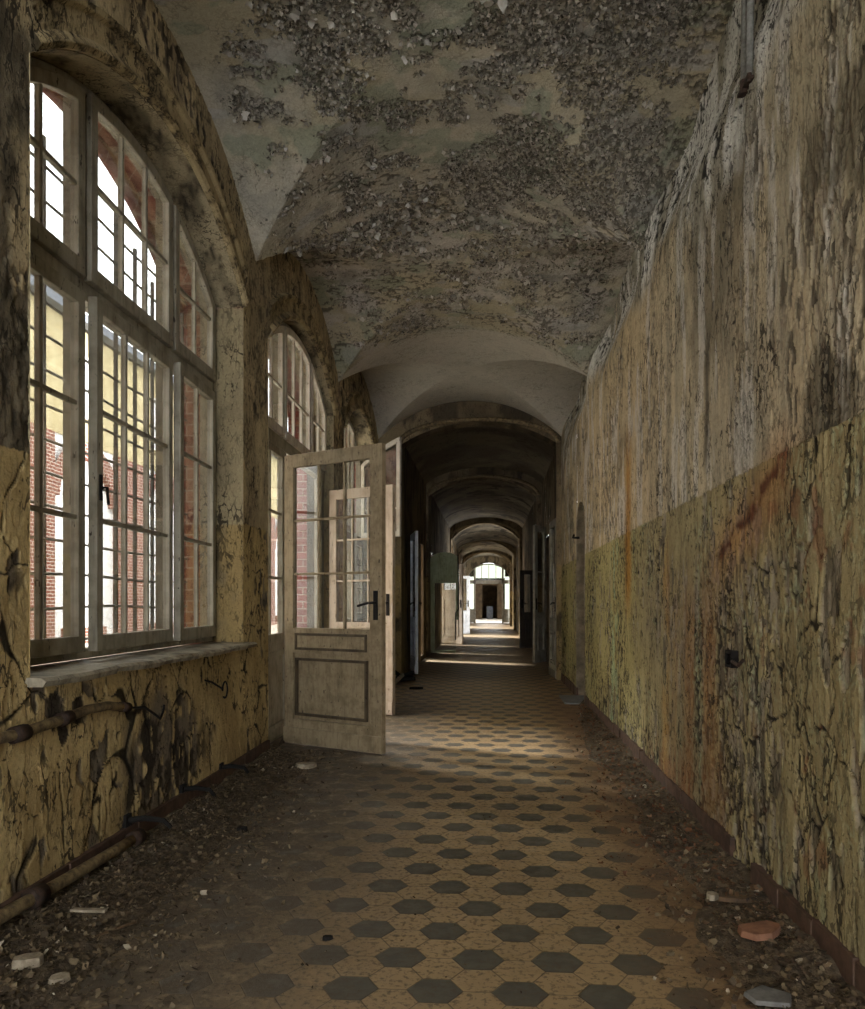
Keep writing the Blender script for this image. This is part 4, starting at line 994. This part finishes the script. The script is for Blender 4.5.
for s_ in (-1, 1): MB().box(-0.003, min(s_ * 0.8, s_ * (ew - 0.05)), 0.8, 0.003, max(s_ * 0.8, s_ * (ew - 0.05)), 2.24).build('pane', M['glassdim'], d)
rb = MB(); YE = Y_END + 12
rb.strip([(-3, Y_END + 0.2, 0), (-3, Y_END + 3, 0)], [(-3, Y_END + 0.2, 4.2), (-3, Y_END + 3, 4.2)]); rb.strip([(-3, Y_END + 7, 0), (-3, YE, 0)], [(-3, Y_END + 7, 4.2), (-3, YE, 4.2)])
rb.strip([(3, Y_END + 0.2, 0), (3, Y_END + 3, 0)], [(3, Y_END + 0.2, 4.2), (3, Y_END + 3, 4.2)]); rb.strip([(3, Y_END + 7, 0), (3, YE, 0)], [(3, Y_END + 7, 4.2), (3, YE, 4.2)])
rb.strip([(-3, Y_END, 4.2), (-3, YE, 4.2)], [(3, Y_END, 4.2), (3, YE, 4.2)])
for a, b, c0, c1 in ((-3, -2.0, 0, 4.2), (-2.0, -1.1, 0, 0.7), (-2.0, -1.1, 3.0, 4.2), (-1.1, -0.55, 0, 2.9), (-0.55, 0.5, 2.4, 2.9), (0.5, 1.05, 0, 2.9), (1.05, 2.0, 0, 0.7), (1.05, 2.0, 3.0, 4.2), (2.0, 3, 0, 4.2)):
    rb.add([(a, YE, c0), (b, YE, c0), (b, YE, c1), (a, YE, c1)], [(0, 1, 2, 3)])
rb.add([(-0.6, YE + 3, 0), (0.6, YE + 3, 0), (0.6, YE + 3, 2.5), (-0.6, YE + 3, 2.5)], [(0, 1, 2, 3)])
rb.strip([(-0.6, YE, 0), (-0.6, YE + 3, 0)], [(-0.6, YE, 2.5), (-0.6, YE + 3, 2.5)]); rb.strip([(0.6, YE, 0), (0.6, YE + 3, 0)], [(0.6, YE, 2.5), (0.6, YE + 3, 2.5)])
rb.strip([(-0.6, YE, 2.5), (-0.6, YE + 3, 2.5)], [(0.6, YE, 2.5), (0.6, YE + 3, 2.5)])
tag(rb.build('wall_beyond', M['room']), kind='structure')
tag(MB().box(-3, Y_END + 0.1, -0.2, 3, YE + 3, 0.004).build('floor_beyond', M['yard']), kind='structure')
thing('cabinet_beyond', 'dark cupboard standing in the doorway at the very end of the corridor', 'cupboard', MB().box(-0.25, YE + 0.6, 0.004, 0.2, YE + 1.0, 0.9).box(-0.22, YE + 0.58, 0.05, 0.17, YE + 0.61, 0.85), M['slate'], bevel=0.01)

# unseen wing added to block sky from courtyard; corridor end left open for light
o = empty('sky_blocker_wing', (-7.9, -3.0, -0.35), label='unseen brick block added to keep near sky light off the courtyard', cat='building')
MB().box(-6, -3, 0, 5.45, 0, 9.0).build('wall', M['brickfar'], o)
MB().box(-6, -3.2, 9.0, 5.5, 0.3, 9.3).build('roof', M['slate'], o)

# ------------------------------------------------------------------ courtyard outside the windows
tag(MB().box(-60, -60, -0.6, XO - 0.02, 90, -0.35).build('ground', M['yard']), kind='structure')
o = empty('courtyard_building', (-15, 20, -0.35), label='long brick and yellow plaster building across the courtyard seen through the windows', cat='building')
MB().box(-8, -40, 0, 0, 50, 7.4).build('lower_storey', M['white'], o)
MB().box(-8, -40, 7.4, 0.05, 50, 11.6).build('upper_storey', M['yellow'], o)
MB().box(-8, -40.3, 11.6, 0.5, 50.3, 11.9).add([(0.5, -40.3, 11.9), (0.5, 50.3, 11.9), (-4, 50.3, 14.5), (-4, -40.3, 14.5)], [(0, 1, 2, 3)]).build('roof', M['slate'], o)
MB().box(-8, -39.9, 11.95, -0.1, -7.9, 20).build('sun_blocker_wing', M['yellow'], o)  # unseen extra height, added to keep the sun off the nearer windows
MB().box(-8, -4.8, 11.95, -0.1, -0.8, 20).build('sun_blocker_tower', M['yellow'], o)  # unseen block added to shade the window past the doorway from sun
for i in range(12):
    y = -38 + 7.0 * i + 1.2; b = MB(); b.box(0.0, y - 1.1, 0, 0.3, y + 1.1, 7.3)
    th = np.linspace(0, PI, 20); cy = y + 3.5
    ou = [(cy - 2.6 * math.cos(t), 5.2 + 2.2 * math.sin(t)) for t in th]; iu = [(cy - 2.0 * math.cos(t), 5.2 + 1.6 * math.sin(t)) for t in th]
    b.strip([(0.25, p, z) for p, z in ou], [(0.25, p, z) for p, z in iu]); b.strip([(0.25, p, z) for p, z in iu], [(0.0, p, z) for p, z in iu])
    b.build('brick_pier', M['brickfar'], o)
    w = MB(); w.box(0.0, y + 2.5, 8.3, 0.12, y + 4.5, 10.6); w.build('window', M['white'], o)
    b = MB(); b.box(0.0, y + 2.0, 0.0, 0.2, y + 5.0, 0.6); b.build('plinth', M['brickfar'], o)

# ------------------------------------------------------------------ daylight
SKY, SKYB = 9.0, 11.0     # overcast sky, made brighter behind the photographer to fill the corridor
wd = bpy.data.worlds.new('overcast_sky'); SC.world = wd; wd.use_nodes = True
nt = wd.node_tree; bg = nt.nodes['Background']
tc = nt.nodes.new('ShaderNodeTexCoord'); dp = nt.nodes.new('ShaderNodeVectorMath'); dp.operation = 'DOT_PRODUCT'
nt.links.new(tc.outputs['Generated'], dp.inputs[0]); dp.inputs[1].default_value = Vector((0.0, -0.95, 0.30)).normalized()
mr = nt.nodes.new('ShaderNodeMapRange'); mr.interpolation_type = 'SMOOTHSTEP'
for q, v in zip((1, 2, 3, 4), (0.2, 0.95, SKY, SKYB)): mr.inputs[q].default_value = v
nt.links.new(dp.outputs['Value'], mr.inputs[0]); nt.links.new(mr.outputs[0], bg.inputs[1])
bg.inputs[0].default_value = (0.95, 0.97, 1.0, 1)
sun = bpy.data.lights.new('sun', 'SUN'); sun.energy = 15.0; sun.angle = math.radians(7); sun.color = (1, 0.99, 0.97)
so = bpy.data.objects.new('sun', sun); COL.objects.link(so); so.rotation_euler = Vector((0.70, -0.33, -0.70)).to_track_quat('-Z', 'Y').to_euler()

# ------------------------------------------------------------------ camera
cam = bpy.data.cameras.new('camera'); co = bpy.data.objects.new('camera', cam); COL.objects.link(co)
cam.sensor_fit = 'HORIZONTAL'; cam.sensor_width = 36.0; cam.lens = 36.0 * 805 / 865
co.location = (0, 0, EYE); co.rotation_euler = (PI / 2, 0, math.radians(4.086))
cam.shift_y = 98.5 / 865; cam.clip_start = 0.05; cam.clip_end = 300
SC.camera = co

vs = SC.view_settings; vs.view_transform = 'Standard'; vs.look = 'None'; vs.gamma = 1.0; vs.exposure = 0.0; vs.use_curve_mapping = False
cy = SC.cycles
cy.use_denoising = True
try: cy.denoiser = 'OPENIMAGEDENOISE'; cy.denoising_input_passes = 'RGB_ALBEDO_NORMAL'; cy.denoising_prefilter = 'ACCURATE'
except Exception: pass
cy.max_bounces = 10; cy.diffuse_bounces = 6; cy.glossy_bounces = 3; cy.transparent_max_bounces = 24; cy.transmission_bounces = 4
cy.sample_clamp_indirect = 8.0
